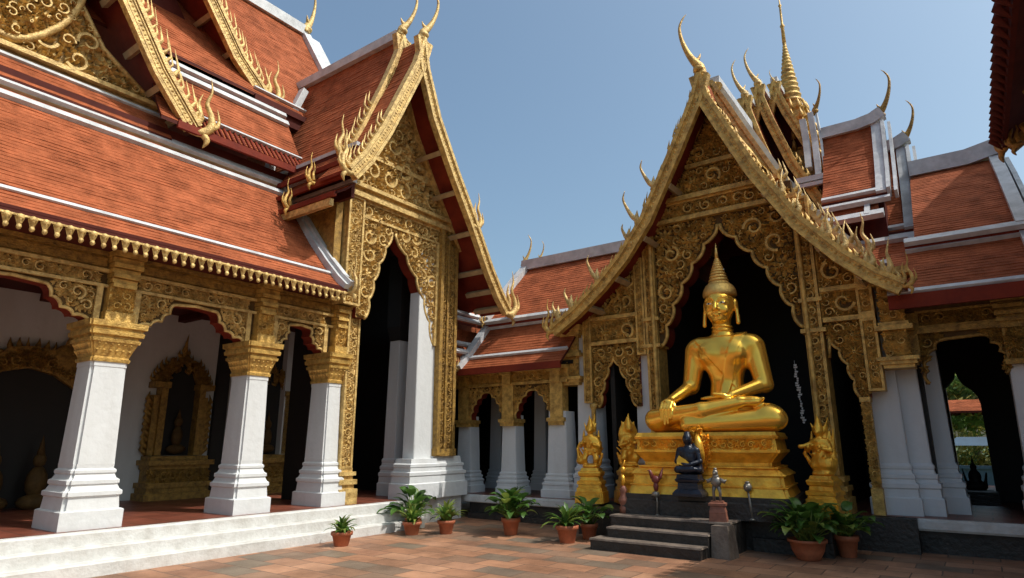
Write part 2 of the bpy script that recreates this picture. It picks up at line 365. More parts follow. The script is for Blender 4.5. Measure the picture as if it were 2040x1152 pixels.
def scrolls(mb, F, poly, rmax, rmin, h=0.05, seed=1, m=0, c0=0.0, dens=1.0):
    """fills a panel with carved vine scrolls: spirals with leaf lobes packed from large to small"""
    rng = random.Random(seed); nr = np.random.default_rng(seed)
    A = np.array(poly); lo, hi = A.min(0), A.max(0)
    placed = []
    r = rmax
    while r > rmin:
        n = int(min(6000, 60 + 22*dens*(hi[0]-lo[0])*(hi[1]-lo[1])/(r*r)))
        px = nr.uniform(lo[0], hi[0], n); py = nr.uniform(lo[1], hi[1], n)
        cl = inpoly(px, py, poly)
        k = cl >= r*0.95; px, py = px[k], py[k]
        if placed and len(px):
            PP = np.array(placed); dd = np.hypot(px[:, None]-PP[None, :, 0], py[:, None]-PP[None, :, 1]) - (r + PP[None, :, 2])*0.93
            k = dd.min(1) > 0; px, py = px[k], py[k]
        new = []
        for x, y in zip(px.tolist(), py.tolist()):
            if all((x-X)**2 + (y-Y)**2 >= (r*1.86)**2 for X, Y in new): new.append((x, y))
        placed += [(x, y, r) for x, y in new]
        r *= 0.78
    def ridge(pts, ws, hh):
        rs = []
        for i, (a, b) in enumerate(pts):
            p, q = pts[max(i-1, 0)], pts[min(i+1, len(pts)-1)]
            tx, ty = q[0]-p[0], q[1]-p[1]; l = math.hypot(tx, ty) + 1e-9
            nx, ny = -ty/l, tx/l; w_ = ws[i]; z = hh*min(1, 0.35 + w_/max(ws))
            rs.append([F(a-nx*w_, b-ny*w_, c0), F(a-nx*w_*.45, b-ny*w_*.45, c0+z), F(a+nx*w_*.45, b+ny*w_*.45, c0+z), F(a+nx*w_, b+ny*w_, c0)])
        mb.rings(rs, m, False, False, close=False)
    def leaf(a, b, ang, l, wd, hh):
        ca, sa = math.cos(ang), math.sin(ang); pts = []
        for t, ww in ((0, .35), (.3, 1), (.65, .75), (1, 0)):
            bend = 0.25*t*t
            pts.append((a + ca*l*t - sa*l*bend, b + sa*l*t + ca*l*bend, ww*wd))
        vs = []
        for (x, y, ww) in pts:
            vs += [F(x+sa*ww, y-ca*ww, c0), F(x, y, c0+hh), F(x-sa*ww, y+ca*ww, c0)]
        fs = []
        for i in range(3):
            q = 3*i; fs += [(q, q+3, q+4, q+1), (q+1, q+4, q+5, q+2)]
        mb.add(vs, fs, m)
    # small leaves tucked into the gaps that are left
    n = int(min(2600, 1300*dens*(hi[0]-lo[0])*(hi[1]-lo[1])/(rmin*rmin*40) + 60)); px = nr.uniform(lo[0], hi[0], n); py = nr.uniform(lo[1], hi[1], n)
    k = inpoly(px, py, poly) > rmin*.5; px, py = px[k], py[k]
    if placed and len(px):
        PP = np.array(placed); dd = (np.hypot(px[:, None]-PP[None, :, 0], py[:, None]-PP[None, :, 1]) - PP[None, :, 2]*.90).min(1)
        for x, y in zip(px[dd > 0].tolist(), py[dd > 0].tolist()): leaf(x, y, rng.uniform(0, 6.283), rmin*2.4, rmin*.8, h*.65)
    for (x, y, r) in placed:
        s = rng.choice((-1, 1)); a0 = rng.uniform(0, 6.283)
        if r > rmin*1.8 and rng.random() < .30:                  # an open flower with a leaf ring behind it
            for k in range(9): leaf(x + r*.42*math.cos(a0+k*.698), y + r*.42*math.sin(a0+k*.698), a0 + k*.698 + s*.35, r*.62, r*.22, h*.7)
            for k in range(6): leaf(x + r*.08*math.cos(a0+k*1.047), y + r*.08*math.sin(a0+k*1.047), a0 + k*1.047, r*.50, r*.24, h*1.15)
            ridge([(x + r*.13*math.cos(q), y + r*.13*math.sin(q)) for q in np.linspace(0, 6.283, 9)], [r*.09]*9, h*1.4)
        elif r > rmin*1.5:
            turns = rng.uniform(.85, 1.2) if r > rmin*2.2 else .85
            N = 18 if r > rmin*2.2 else 11
            pts = []; ws = []
            for i in range(N+1):
                t = i/N; rr = r*(0.88 - 0.62*t); an = a0 + s*t*turns*6.283
                pts.append((x+rr*math.cos(an), y+rr*math.sin(an))); ws.append(r*(0.25 - 0.11*t))
            ridge(pts, ws, h)
            e = pts[-1]
            for k in range(5): leaf(x, y, a0 + k*1.2566, r*0.24, r*0.13, h*1.15)
            nl = 9 if r > rmin*2.2 else 5
            for k in range(nl):                                  # leaf lobes off the stem, outside and inside
                q = (k*5.9/nl + .2); an = a0 + s*q; rr = r*(0.86 - 0.62*q/(turns*6.283))
                leaf(x+rr*math.cos(an), y+rr*math.sin(an), an + s*rng.uniform(.55, 1.15), r*rng.uniform(.46, .70), r*rng.uniform(.20, .30), h*rng.uniform(.75, 1.1))
                if k % 2 and r > rmin*2.2: leaf(x+rr*.9*math.cos(an), y+rr*.9*math.sin(an), an + s*2.4, r*.32, r*.12, h*.7)
        else:
            for k in range(3): leaf(x - .55*r*math.cos(a0), y - .55*r*math.sin(a0), a0 + (k-1)*0.75, r*1.7, r*0.55, h*.85)

def scallop(p0, p1, n, amp, bow=0.0, k=5, side=1):
    """a cusped arch edge from p0 to p1: n rounded lobes bulging to one side, the line itself bowed"""
    pts = []
    dx, dy = p1[0]-p0[0], p1[1]-p0[1]; L = math.hypot(dx, dy); nx, ny = -dy/L*side, dx/L*side
    for i in range(n*k):
        t = i/(n*k); q = abs(math.sin(math.pi*n*t))
        o = amp*q**0.7 + bow*math.sin(math.pi*t)
        pts.append((p0[0]+dx*t+nx*o, p0[1]+dy*t+ny*o))
    pts.append(p1)
    return pts

def edge_bead(mb, pts, F, c, r, m=0):
    mb.tube([F(a, b, c) for a, b in pts], r, 5, m)

def flames(mb, pts, out, height, step, lean, m=0, r=0.045, jit=0.0, seed=3, up=0.5, f0=0.0, grow=0.0):
    """a crest of flame-shaped leaves along a polyline; out = function(tangent)->outward normal"""
    rng = random.Random(seed); pts = [Vector(p) for p in pts]
    tot = sum((q-p).length for p, q in zip(pts, pts[1:])); d = 0; nxt = step*.5 + tot*f0
    for p, q in zip(pts, pts[1:]):
        seg = (q-p).length; t = (q-p).normalized() if seg else None
        while nxt <= d + seg and seg > 0:
            b = p + t*(nxt - d); o = out(t); hgt = height*(1 + rng.uniform(-jit, jit))*(1 - grow + grow*nxt/tot); r_ = r*(.7 + .6*rng.random())
            z = Vector((0, 0, 1))
            tip = b + o*hgt*(1-up) + z*hgt*up + t*lean*hgt
            mid = b + o*hgt*.5 + t*lean*hgt*.15
            mb.tube([b - o*.03, b + o*hgt*.22 - t*lean*hgt*.1, mid, tip], [r_*.9, r_, r_*.55, .003], 5, m)
            nxt += step*rng.uniform(.8, 1.2)
        d += seg

def horn(mb, base, curve, radii, m=0, n=8):
    """a roof finial: curve = offsets from base"""
    b = Vector(base); P = [b + Vector(c) for c in curve]
    Q = []; RR = []
    k = 4
    for i in range(len(P)-1):
        p0 = P[max(i-1, 0)]; p1 = P[i]; p2 = P[i+1]; p3 = P[min(i+2, len(P)-1)]
        for j in range(k):
            t = j/k
            Q.append(0.5*((2*p1) + (p2-p0)*t + (2*p0-5*p1+4*p2-p3)*t*t + (3*p1-p0-3*p2+p3)*t**3))
            RR.append(radii[i]*(1-t) + radii[i+1]*t)
    Q.append(P[-1]); RR.append(radii[-1])
    mb.tube(Q, RR, n, m)

def chofa(mb, base, d, h, m=0):
    """apex finial: a bird-necked horn bending out along d then back up"""
    d = Vector(d).normalized(); c = lambda a, z: tuple(d*a*h + Vector((0, 0, z*h)))
    horn(mb, base, [c(-.05, -.10), c(-.01, .04), c(.07, .15), c(.16, .32), c(.23, .54), c(.25, .76), c(.19, .92), c(.13, 1.0)],
         [.070*h, .075*h, .058*h, .042*h, .031*h, .022*h, .013*h, .002], m)
    mb.ell(Vector(base) + Vector((0, 0, .0)), (.10*h, .10*h, .07*h), 8, 5, m)
    horn(mb, Vector(base) + d*.05*h + Vector((0, 0, .13*h)), [(0, 0, 0), c(-.06, .07), c(-.09, .15)], [.05*h, .025*h, .003], m)

def naga(mb, base, d, h, m=0, seed=0):
    """eave-end finial (hang hong): a flame head curling up and out along d"""
    d = Vector(d).normalized(); c = lambda a, z: tuple(d*a*h + Vector((0, 0, z*h)))
    horn(mb, base, [c(-.15, -.10), c(.05, -.12), c(.20, .02), c(.19, .26), c(.09, .5), c(.15, .78), c(.11, 1.05)], [.075*h, .09*h, .085*h, .06*h, .042*h, .022*h, .003], m)
    horn(mb, base, [c(-.05, .0), c(.0, .22), c(-.06, .45), c(.0, .70)], [.065*h, .06*h, .032*h, .003], m)
    horn(mb, base, [c(.12, -.05), c(.29, .05), c(.33, .2), c(.28, .44)], [.05*h, .045*h, .03*h, .003], m)
    horn(mb, base, [c(.05, -.10), c(.16, -.26), c(.10, -.42)], [.08*h, .06*h, .006], m)
# ================================================================== GROUND AND TERRACES
g = MB()
for i in range(-2, 3):
    pass
g.add([(-250, -120, 0), (250, -120, 0), (250, 400, 0), (-250, 400, 0)], [(0, 1, 2, 3)])
structure(obj('ground', g, 'grass'))
g = MB(); g.add([(-30, -25, .004), (30, -25, .004), (30, 24, .004), (-30, 24, .004)], [(0, 1, 2, 3)])
structure(obj('courtyard_paving', g, 'ground'))

# left terrace: white steps and a red tiled floor
t = thing('terrace', (-9.3, 3, 0), 'long white stepped terrace with red tiled floor under the left hall pillars', 'terrace')
b = MB(); rng = random.Random(4)
def stepslab(mb, x0, x1, y0, y1, z0, z1):
    mb.rings([[(x0, y0, z0), (x1, y0, z0), (x1, y1, z0), (x0, y1, z0)], [(x0, y0, z1-.02), (x1, y0, z1-.02), (x1, y1, z1-.02), (x0, y1, z1-.02)],
              [(x0+.0, y0+.0, z1), (x1-.02, y0+.0, z1), (x1-.02, y1-.02, z1), (x0, y1-.02, z1)]])
stepslab(b, -9.9, -9.12, -6, 9.62, 0.004, .17)
stepslab(b, -9.9, -9.29, -6, 9.50, .17, .335)
stepslab(b, -9.9, -9.45, -6, 9.38, .335, .5)
obj('step', b, 'kerb', t)
b = MB(); b.box(-20, -9.9, -6, 11.2, .004, .496); b.box(-9.9, -9.62, 9.62, 11.3, .004, .498)
obj('terrace_core', b, 'kerb', t)
b = MB(); b.add([(-20, -6, .503), (-9.62, -6, .503), (-9.62, 11.2, .503), (-20, 11.2, .503)], [(0, 1, 2, 3)])
obj('tiled_floor', b, 'floor', t)

# ================================================================== PILLARS
def pillar(parent, cx, cy, z0, s, zc, ztop, wide=1.0, name='column', h=1.0):
    """white plaster pillar on a stepped base (to zc), gilded flaring capital (zc..ztop)"""
    b = MB(); P = lambda L: [(z0 + z*h, u*s*wide, u*s) for z, u in L]
    b.stack(cx, cy, P([(0, 1.0), (.235, 1.0), (.25, .93)]), 0.0)
    b.stack(cx, cy, P([(.24, .92), (.41, .88), (.43, .945), (.48, .945), (.50, .87), (.56, .80), (.58, .845), (.625, .845), (.645, .76), (.70, .70), (.72, .735), (.755, .735), (.78, .66), (.84, .67)]), 0.13)
    b.stack(cx, cy, [(z0+.835*h, .67*s*wide, .67*s), (zc, .60*s*wide, .60*s)], 0.17)
    b.stack(cx, cy, [(zc-.06, .62*s*wide, .62*s), (zc+.01, .62*s*wide, .62*s)], 0.15)
    o = obj(name, b, 'white', parent)
    H = ztop - zc; c = MB()
    Q = lambda L: [(zc + z*H, u*s*wide, u*s) for z, u in L]
    c.stack(cx, cy, Q([(.01, .66), (.09, .68), (.11, .63), (.16, .63)]), .10)
    c.stack(cx, cy, Q([(.15, .64), (.50, .82)]), .10)
    c.stack(cx, cy, Q([(.49, .86), (.57, .88), (.58, .82), (.64, .82), (.66, .93), (.76, .95), (.78, .90), (.84, .90), (.86, 1.0), (1.0, 1.02)]), .08)
    for F, hh, off in ((Fr((cx, cy, 0), (0, 1, 0), (0, 0, 1), (1, 0, 0)), s, s*wide), (Fr((cx, cy, 0), (1, 0, 0), (0, 0, 1), (0, -1, 0)), s*wide, s)):
        n = max(3, int(2*hh*.7/.085)); w_ = 2*hh*.66/n
        for i in range(n):
            a = -hh*.66 + w_*(i+.5); zz = zc + .18*H
            for k in range(2):
                z_ = zz + k*.15*H; of = off*(.655 + .085*k/1.0)
                c.add([F(a-w_*.46, z_+.13*H, of+.012), F(a, z_, of-.004), F(a+w_*.46, z_+.13*H, of+.014), F(a, z_+.10*H, of+.05), F(a, z_+.15*H, of+.03)], [(0, 1, 3), (1, 2, 3), (0, 3, 4), (3, 2, 4)])
    obj('capital', c, 'gold', o)
    return o

def frame_rect(mb, F, a0, a1, b0, b1, wd, c0, c1, m=0):
    mb.fbox(F, a0, a1, b0, b0+wd, c0, c1, m); mb.fbox(F, a0, a1, b1-wd, b1, c0, c1, m)
    mb.fbox(F, a0, a0+wd, b0+wd, b1-wd, c0, c1+.002, m); mb.fbox(F, a1-wd, a1, b0+wd, b1-wd, c0, c1+.002, m)

# ================================================================== LEFT HALL
YS = 7.42
hall = thing('temple_hall', (-12, 1, .5), 'large left temple hall with orange tiled roofs, big carved gables and white pillared gallery', 'temple hall')
HX = -10.14
pil = [(-1.1, .42), (1.30, .41), (3.86, .385), (6.20, .33), (7.82, .27)]
for y, s in pil:
    pillar(hall, HX, y, .5, s, 2.73, 3.30, wide=.43/s)
# arched panels between the pillars
FXh = FX(-9.97)
for i in range(len(pil) - 1):
    y0, y1 = pil[i][0] + .10, pil[i+1][0] - .10
    s0, s1 = pil[i][1], pil[i+1][1]; mid = (y0+y1)/2; pk = 3.76
    aL = scallop((y0+s0*.62, 3.30), (mid-.30*(y1-y0)*.5, pk-.03), 4, .045, -.10, 5, 1)
    aR = scallop((mid+.30*(y1-y0)*.5, pk-.03), (y1-s1*.62, 3.30), 4, .045, -.10, 5, 1)
    arch = aL + [(mid, pk)] + aR
    poly = [(y0, 3.30)] + arch + [(y1, 3.30), (y1, 4.02), (y0, 4.02)]
    b = MB(); b.prism(poly, FXh, -.30, 0, 1, 2)
    # carved relief below the top band and mouldings
    edge_bead(b, arch, FXh, .0, .028)
    inner = [(y0+.2, 3.34)] + [(a + (.05 if a < mid else -.05)*-1, z+.05) for a, z in arch] + [(y1-.2, 3.34), (y1-.2, 3.80), (y0+.2, 3.80)]
    scrolls(b, FXh, inner, .12, .028, .05, 11+i, 0)
    b.fbox(FXh, y0, y1, 3.80, 3.845, -.02, .06)
    scrolls(b, FXh, [(y0+.18, 3.85), (y1-.18, 3.85), (y1-.18, 4.02), (y0+.18, 4.02)], .085, .025, .045, 31+i, 0)
    b.fbox(FXh, y0, y1, 4.02, 4.07, -.30, .07)
    b.fbox(FXh, y0+.12, y0+.2, 3.31, 3.80, -.01, .055); b.fbox(FXh, y1-.2, y1-.12, 3.31, 3.80, -.01, .055)
    obj('arch_panel', b, ['goldpale', 'lacq', 'red'], hall)  # the paler gilding puts the sunlight on these arches into the colour
    b = MB(); b.fbox(FXh, y0+.06, y1-.06, 4.072, 4.26, -.30, .02, 1); b.fbox(FXh, y0+.06, y1-.06, 4.26, 4.32, -.30, .08)
    b.fbox(FXh, y0+.12, y1-.12, 4.10, 4.23, .0, .045, 1)
    obj('frieze', b, ['patina', 'patina'], hall)
for y, s in pil:
    b = MB(); q = s*.52
    b.fbox(FXh, y-q, y+q, 3.303, 3.44, -.28, .20); b.fbox(FXh, y-q*.86, y+q*.86, 3.44, 3.80, -.28, .16)
    for k, (z0, z1, e) in enumerate([(3.80, 3.86, .22), (3.87, 3.93, .18), (3.94, 4.0, .24), (4.01, 4.08, .19), (4.09, 4.15, .26), (4.16, 4.24, .21), (4.25, 4.34, .28)]):
        b.fbox(FXh, y-q*(.80+.05*k), y+q*(.80+.05*k), z0, z1, -.28, e)
    scrolls(b, FXh, [(y-q*.7, 3.46), (y+q*.7, 3.46), (y+q*.7, 3.78), (y-q*.7, 3.78)], .07, .025, .035, int(y*10)+50, 0, .16)
    obj('bracket', b, ['gold'], hall)
# gallery: ceiling, back wall, plaster piers
b = MB(); b.box(-14.2, -10.0, -6, 8.25, 4.36, 4.46); b.box(-14.2, -11.8, 8.25, 9.9, 4.36, 4.46)
for y in np.arange(-5, 8.2, 1.3): b.box(-14.0, -10.3, y, y+.16, 4.22, 4.355)
b.box(-10.4, -9.225, -6, YS, 4.325, 4.35); b.box(-11.6, -9.9, -6, YS, 4.5, 4.55)
obj('gallery_ceiling', b, 'darkred', hall)
b = MB(); b.box(-14.3, -14.0, -6, 9.9, .5, 4.36)
for y in (2.9, 5.35, 8.25, 9.6): b.box(-14.0, -13.72, y-.25, y+.25, .5, 4.36)
b.box(-14.3, -10, -6.2, -6.0, .5, 4.4)
obj('gallery_wall', b, 'white', hall)
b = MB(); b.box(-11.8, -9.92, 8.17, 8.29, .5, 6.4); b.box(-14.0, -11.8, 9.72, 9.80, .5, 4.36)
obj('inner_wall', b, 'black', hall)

def doorway(parent, y, z0, hw, hsp, hpk, X, seed, dark=True):
    """gilded altar niche on the gallery wall: moulded pedestal, frame, pointed flaming crest, flat black panel for the recess shade"""
    F = FX(X); b = MB()
    # pedestal
    for k, (z, e, d) in enumerate([(0, .36, .55), (.16, .30, .48), (.26, .34, .52), (.36, .25, .42), (.62, .28, .46), (.70, .34, .54), (.80, .26, .40)]):
        zz = [0, .14, .24, .34, .60, .68, .78, .86]
        b.fbox(F, y-hw-e, y+hw+e, z0+zz[k]+.001, z0+zz[k+1], 0, d)
    scrolls(b, F, [(y-hw-.28, z0+.36), (y+hw+.28, z0+.36), (y+hw+.28, z0+.58), (y-hw-.28, z0+.58)], .10, .035, .05, seed, 0, .42)
    # jambs
    for sgn in (-1, 1):
        b.fbox(F, y+sgn*hw, y+sgn*(hw+.13), z0+.87, hsp, 0, .26); b.fbox(F, y+sgn*(hw+.13), y+sgn*(hw+.24), z0+.87, hsp-.15, 0, .18)
        for k in range(9):
            zz = z0 + .9 + k*(hsp-z0-1.1)/9
            b.tube([F(y+sgn*(hw+.22), zz, .1), F(y+sgn*(hw+.34), zz+.10, .12), F(y+sgn*(hw+.30), zz+.26, .1)], [.06, .05, .005], 5)
        b.fbox(F, y+sgn*(hw-.03), y+sgn*(hw+.3), hsp, hsp+.12, 0, .3)
    crest = [(y-hw-.28, hsp+.12), (y-hw-.12, hsp+.42), (y-hw*.75, hsp+.62), (y-hw*.35, hpk-.45), (y-.1, hpk-.12), (y, hpk), (y+.1, hpk-.12), (y+hw*.35, hpk-.45), (y+hw*.75, hsp+.62), (y+hw+.12, hsp+.42), (y+hw+.28, hsp+.12),
             (y+hw, hsp+.12), (y+hw*.7, hsp+.36), (y+hw*.3, hsp+.48), (y, hsp+.62), (y-hw*.3, hsp+.48), (y-hw*.7, hsp+.36), (y-hw, hsp+.12)]
    b.prism(crest, F, 0, .16)
    scrolls(b, F, crest, .13, .03, .07, seed+1, 0, .16)
    out = lambda t: Vector((0, -t.z, t.y)) if -t.z*0 + t.y >= 0 else Vector((0, t.z, -t.y))
    flames(b, [F(a, z, .08) for a, z in crest[:6]], lambda t: Vector((0, -t.z, t.y)), .16, .12, .2, 0, .04)
    flames(b, [F(a, z, .08) for a, z in crest[5:11]], lambda t: Vector((0, -t.z, t.y)), .16, .12, -.2, 0, .04)
    b.tube([F(y, hpk-.1, .08), F(y, hpk+.2, .08), F(y+.03, hpk+.42, .08)], [.06, .03, .004], 6)
    o = obj('altar_niche', b, 'patina', parent)
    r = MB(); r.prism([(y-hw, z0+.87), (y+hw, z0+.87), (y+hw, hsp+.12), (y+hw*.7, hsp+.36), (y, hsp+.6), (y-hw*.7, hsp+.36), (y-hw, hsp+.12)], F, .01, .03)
    obj('niche_shade_panel', r, 'black', o)  # flat panel painted black for the shade of a recess
    f = MB()                                                    # a small seated image in the niche
    f.ell(F(y, z0+1.0, .16), (.10, hw*.62, .10)); f.ell(F(y, z0+1.26, .15), (.09, hw*.34, .22)); f.ell(F(y, z0+1.56, .15), (.07, .09, .11)); f.tube([F(y, z0+1.62, .15), F(y, z0+1.85, .15)], [.05, .005], 6)
    obj('niche_image', f, 'lacq', o)
doorway(hall, 6.9, .5, .34, 2.75, 3.55, -13.98, 101)
doorway(hall, 9.05, .5, .34, 2.75, 3.45, -13.98, 104)
# the wide dark portal on the left
F = FX(-13.98); b = MB(); y = 4.1
pc = [(y-.95, .5), (y-.95, 2.75), (y-.6, 3.0), (y-.35, 3.3), (y, 3.35), (y+.35, 3.3), (y+.6, 3.0), (y+.95, 2.75), (y+.95, .5), (y+.78, .5), (y+.78, 2.6), (y+.4, 2.85), (y, 2.95), (y-.4, 2.85), (y-.78, 2.6), (y-.78, .5)]
b.prism(pc, F, 0, .16)
scrolls(b, F, [(y-.9, 2.7), (y-.4, 3.15), (y, 3.32), (y+.4, 3.15), (y+.9, 2.7), (y+.4, 2.9), (y, 3.0), (y-.4, 2.9)], .12, .03, .06, 7, 0, .16)
b.ell(F(y+.55, 3.15, .12), (.10, .26, .30)); b.tube([F(y+.55, 3.35, .1), F(y+.6, 3.75, .1)], [.08, .004], 6)
flames(b, [F(a, z, .08) for a, z in pc[1:8]], lambda t: Vector((0, -t.z, t.y)), .18, .13, 0, 0, .045)
o = obj('portal', b, 'patina', hall)
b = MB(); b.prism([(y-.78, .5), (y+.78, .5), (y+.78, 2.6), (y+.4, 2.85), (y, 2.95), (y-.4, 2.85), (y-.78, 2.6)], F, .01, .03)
obj('portal_shade_panel', b, 'black', o)  # black sheet standing in for the shade inside the portal
for q in (-.35, .3):
    f = MB(); f.ell(F(y+q, .62, .5), (.2, .28, .14)); f.ell(F(y+q, .95, .45), (.14, .17, .28)); f.ell(F(y+q, 1.32, .45), (.09, .1, .13)); f.tube([F(y+q, 1.4, .45), F(y+q, 1.75, .45)], [.07, .004], 6)
    obj('portal_image', f, 'lacq', o)

# ---- skirt roof
YS = 7.42
prof = [(-9.20, 4.40), (-9.45, 4.60), (-9.85, 4.98), (-10.35, 5.52), (-10.9, 6.18), (-11.5, 6.97)]
b = MB(); b.roof(prof, 'Y', -6, YS, .09)
o = obj('lower_roof', b, ['tile', 'darkred'], hall)
b = MB()
b.box(-9.235, -9.195, -6, YS, 4.30, 4.405)                       # eave fascia
for k in range(3): b.box(-9.22+.002*k-.03*k, -9.19-.03*k, -6, YS, 4.405+.02*k, 4.423+.02*k)
obj('eave_board', b, ['darkred'], o)
b = MB()                                                        # gilded pendant fringe
y = -5.9
rng = random.Random(12)
while y < YS-.05:
    wd = .062
    b.add([(-9.185, y-wd, 4.335), (-9.185, y+wd, 4.335), (-9.18, y, 4.15 + rng.uniform(-.012, .012)), (-9.135, y, 4.28)], [(0, 2, 3), (2, 1, 3), (1, 0, 3), (0, 1, 2)])
    b.ell((-9.165, y, 4.315), (.035, .05, .045), 6, 4); b.ell((-9.165, y, 4.19), (.028, .034, .04), 6, 4)
    y += .135
b.box(-9.20, -9.165, -6, YS, 4.325, 4.35)
obj('pendant_fringe', b, 'goldpale', o)
def stripe(x, z, wd, hh, y0, y1, sl=(.66, -.75)):
    d = Vector((.66, 0, -.75)); n = Vector((.75, 0, .66))
    return [Vector((x, y0, z)), Vector((x, y1, z))]
b = MB()
for (x, z, dx, w0, h0) in [(-9.62, 4.755, 0, .035, .045), (-11.36, 6.79, 0, .075, .06), (-11.56, 7.06, 0, .10, .10)]:
    b.sweep([(x, -6, z), (x, YS-.06, z)], (.68, 0, -.73), -w0, w0, -.03, h0)
b.sweep([(-11.52, -6, 6.98), (-11.52, YS-.06, 6.98)], (.68, 0, -.73), -.03, .03, -.02, .05, 1)
obj('white_band', b, ['trim', 'rafter'], o)
b = MB(); b.sweep([(x, YS, z) for x, z in prof], (0, 1, 0), -.10, .14, -.06, .12); b.sweep([(x, YS, z) for x, z in prof], (0, 1, 0), -.03, .08, .12, .19)
obj('verge', b, 'trim', o)
b = MB(); naga(b, (-9.16, YS+.05, 4.42), (1, .15, 0), .62)
obj('eave_finial', b, 'goldpale', o)
# dark upstand behind the skirt roof and second roof tier
b = MB(); b.box(-11.75, -11.55, -6, YS+.1, 6.9, 7.35)
obj('upstand', b, 'darkred', hall)
prof2 = [(-11.22, 7.42), (-11.5, 7.78), (-11.85, 8.36), (-12.3, 9.15)]
b = MB(); b.roof(prof2, 'Y', 4.6, 7.75, .07)
prof2b = [(-11.48, 7.16), (-11.75, 7.5), (-12.05, 7.95)]
b.roof(prof2b, 'Y', -6, 4.95, .07)
o = obj('middle_roof', b, ['tile', 'darkred'], hall)
b = MB(); b.box(-11.26, -11.19, 4.9, 7.75, 7.30, 7.44)
for k in range(24):
    yy = 4.95 + k*.118
    b.tube([(-11.21, yy, 7.435), (-11.5, yy, 7.81)], .028, 6)
obj('eave_board', b, 'red', o)
b = MB()
for (x, z, w0) in [(-12.12, 8.87, .07), (-12.25, 9.12, .06), (-11.48, 7.80, .022)]:
    b.sweep([(x, 4.9, z), (x, 7.72, z)], (.50, 0, -.86), -w0, w0, -.02, .06)
b.sweep([(-12.06, -6, 7.95), (-12.06, 4.9, 7.95)], (.6, 0, -.8), -.07, .09, 0, .09)
b.sweep([(-12.0, -6, 7.80), (-12.0, 4.9, 7.80)], (.6, 0, -.8), -.03, .05, 0, .05, 1)
b.sweep([(-11.92, -6, 7.70), (-11.92, 4.9, 7.70)], (.6, 0, -.8), -.03, .05, 0, .07)
obj('white_band', b, ['trim', 'rafter'], o)
# main roof plane
def mainz(x): return 9.15 + (-12.6-x)*(14.1-9.15)/2.9
prof3 = [(-12.45, 9.42), (-12.6, 9.62), (-13.3, 10.72), (-14.4, 12.4), (-15.5, 14.12)]
b = MB(); b.roof(prof3, 'Y', -6, 10.15, .08); b.roof([(-15.5, 14.12), (-18, 10.2)], 'Y', -6, 10.15, .08)
o = obj('main_roof', b, ['tile', 'darkred'], hall)
b = MB(); b.sweep([(-15.5, -6, 14.12), (-15.5, 10.2, 14.12)], (1, 0, 0), -.16, .16, -.05, .28)
obj('ridge_cap', b, 'trim', o)
b = MB(); b.sweep([(x, 10.15, z) for x, z in prof3], (0, 1, 0), -.12, .16, -.05, .14)
b.sweep([(x, 10.42, z-.1) for x, z in prof3], (0, 1, 0), -.10, .22, -.05, .16)
obj('verge', b, 'trim', o)
b = MB(); chofa(b, (-15.45, 10.2, 14.35), (-.6, 1, 0), 1.75)
obj('roof_finial', b, 'goldpale', o)
b = MB(); b.box(-18, -12.65, 9.9, 10.1, 8.6, 9.5); b.box(-12.7, -12.45, 4.6, 8.3, 9.05, 9.5)
b.box(-12.46, -12.38, 7.0, 8.75, 9.30, 9.44)
obj('upper_wall', b, 'darkred', hall)
b = MB(); b.sweep([(-12.66, 7.1, 9.74), (-12.66, 8.7, 9.74)], (.53, 0, -.85), -.03, .03, -.02, .06)
obj('white_band', b, 'trim', hall)

# ---- the two great gables facing the courtyard
def rakes(pts, X):
    return [Vector((X, y, z)) for y, z in pts]
def outn(t):                                                     # outward normal in a facade plane, pointing up
    n = Vector((0, -t.z, t.y)) if abs(t.x) < 1e-6 else Vector((-t.z, 0, t.x))
    return n if n.z >= 0 else -n
TRIM_N = 0
def gable_trim(parent, pts, side, w0, fl, step, m=('goldpale', 'gold', 'red'), down=None, name='bargeboard', endh=.8, enddir=None, crest=True, hooks=(), bw=.26, f0=.0, grow=.5):
    """bargeboard along a rake (from apex down), flame crest on it, naga at its foot"""
    global TRIM_N
    TRIM_N += 1
    b = MB(); s = Vector(side); pts = [p + s*(.007*(TRIM_N % 2)) for p in pts]      # the two rakes never share a plane at the apex
    b.sweep(pts, s, -.05, .06, -bw, 0); b.sweep(pts, s, -.06, .10, -.045, .035); b.sweep(pts, s, -.06, .085, -bw-.03, -bw+.035)
    b.sweep(pts, s, .055, .078, -bw*.80, -bw*.72); b.sweep(pts, s, .055, .080, -bw*.34, -bw*.26)
    d = 0; nx_ = .03                                               # a row of small carved petals along the board
    for p, q in zip(pts, pts[1:]):
        seg = (q-p).length; t_ = (q-p).normalized(); o_ = outn(t_)
        while nx_ < d + seg:
            c_ = p + t_*(nx_-d) - o_*bw*.53; w_, h_ = .036, bw*.17
            b.add([c_ - t_*w_ + s*.058, c_ - o_*h_ + s*.058, c_ + t_*w_ + s*.058, c_ + o_*h_ + s*.058, c_ + s*.078], [(0, 1, 4), (1, 2, 4), (2, 3, 4), (3, 0, 4)]); nx_ += .085
            
        d += seg
    o = obj(name, b, m[0], parent)
    c = MB()
    if crest:
        L = len(pts)
        t = (pts[-1]-pts[0]).normalized()
        flames(c, [p + s*.02 for p in pts], outn, fl, step, -.55, 0, .045, .35, 5, .45, f0, grow)
        obj('flame_crest', c, m[0], o)
    e = MB()
    if enddir is not None:
        naga(e, pts[-1] + s*.03, enddir, endh)
    for (i, d, hh) in hooks: naga(e, pts[i] + s*.03, d, hh)
    if e.v: obj('eave_finial', e, m[0], o)
    return o
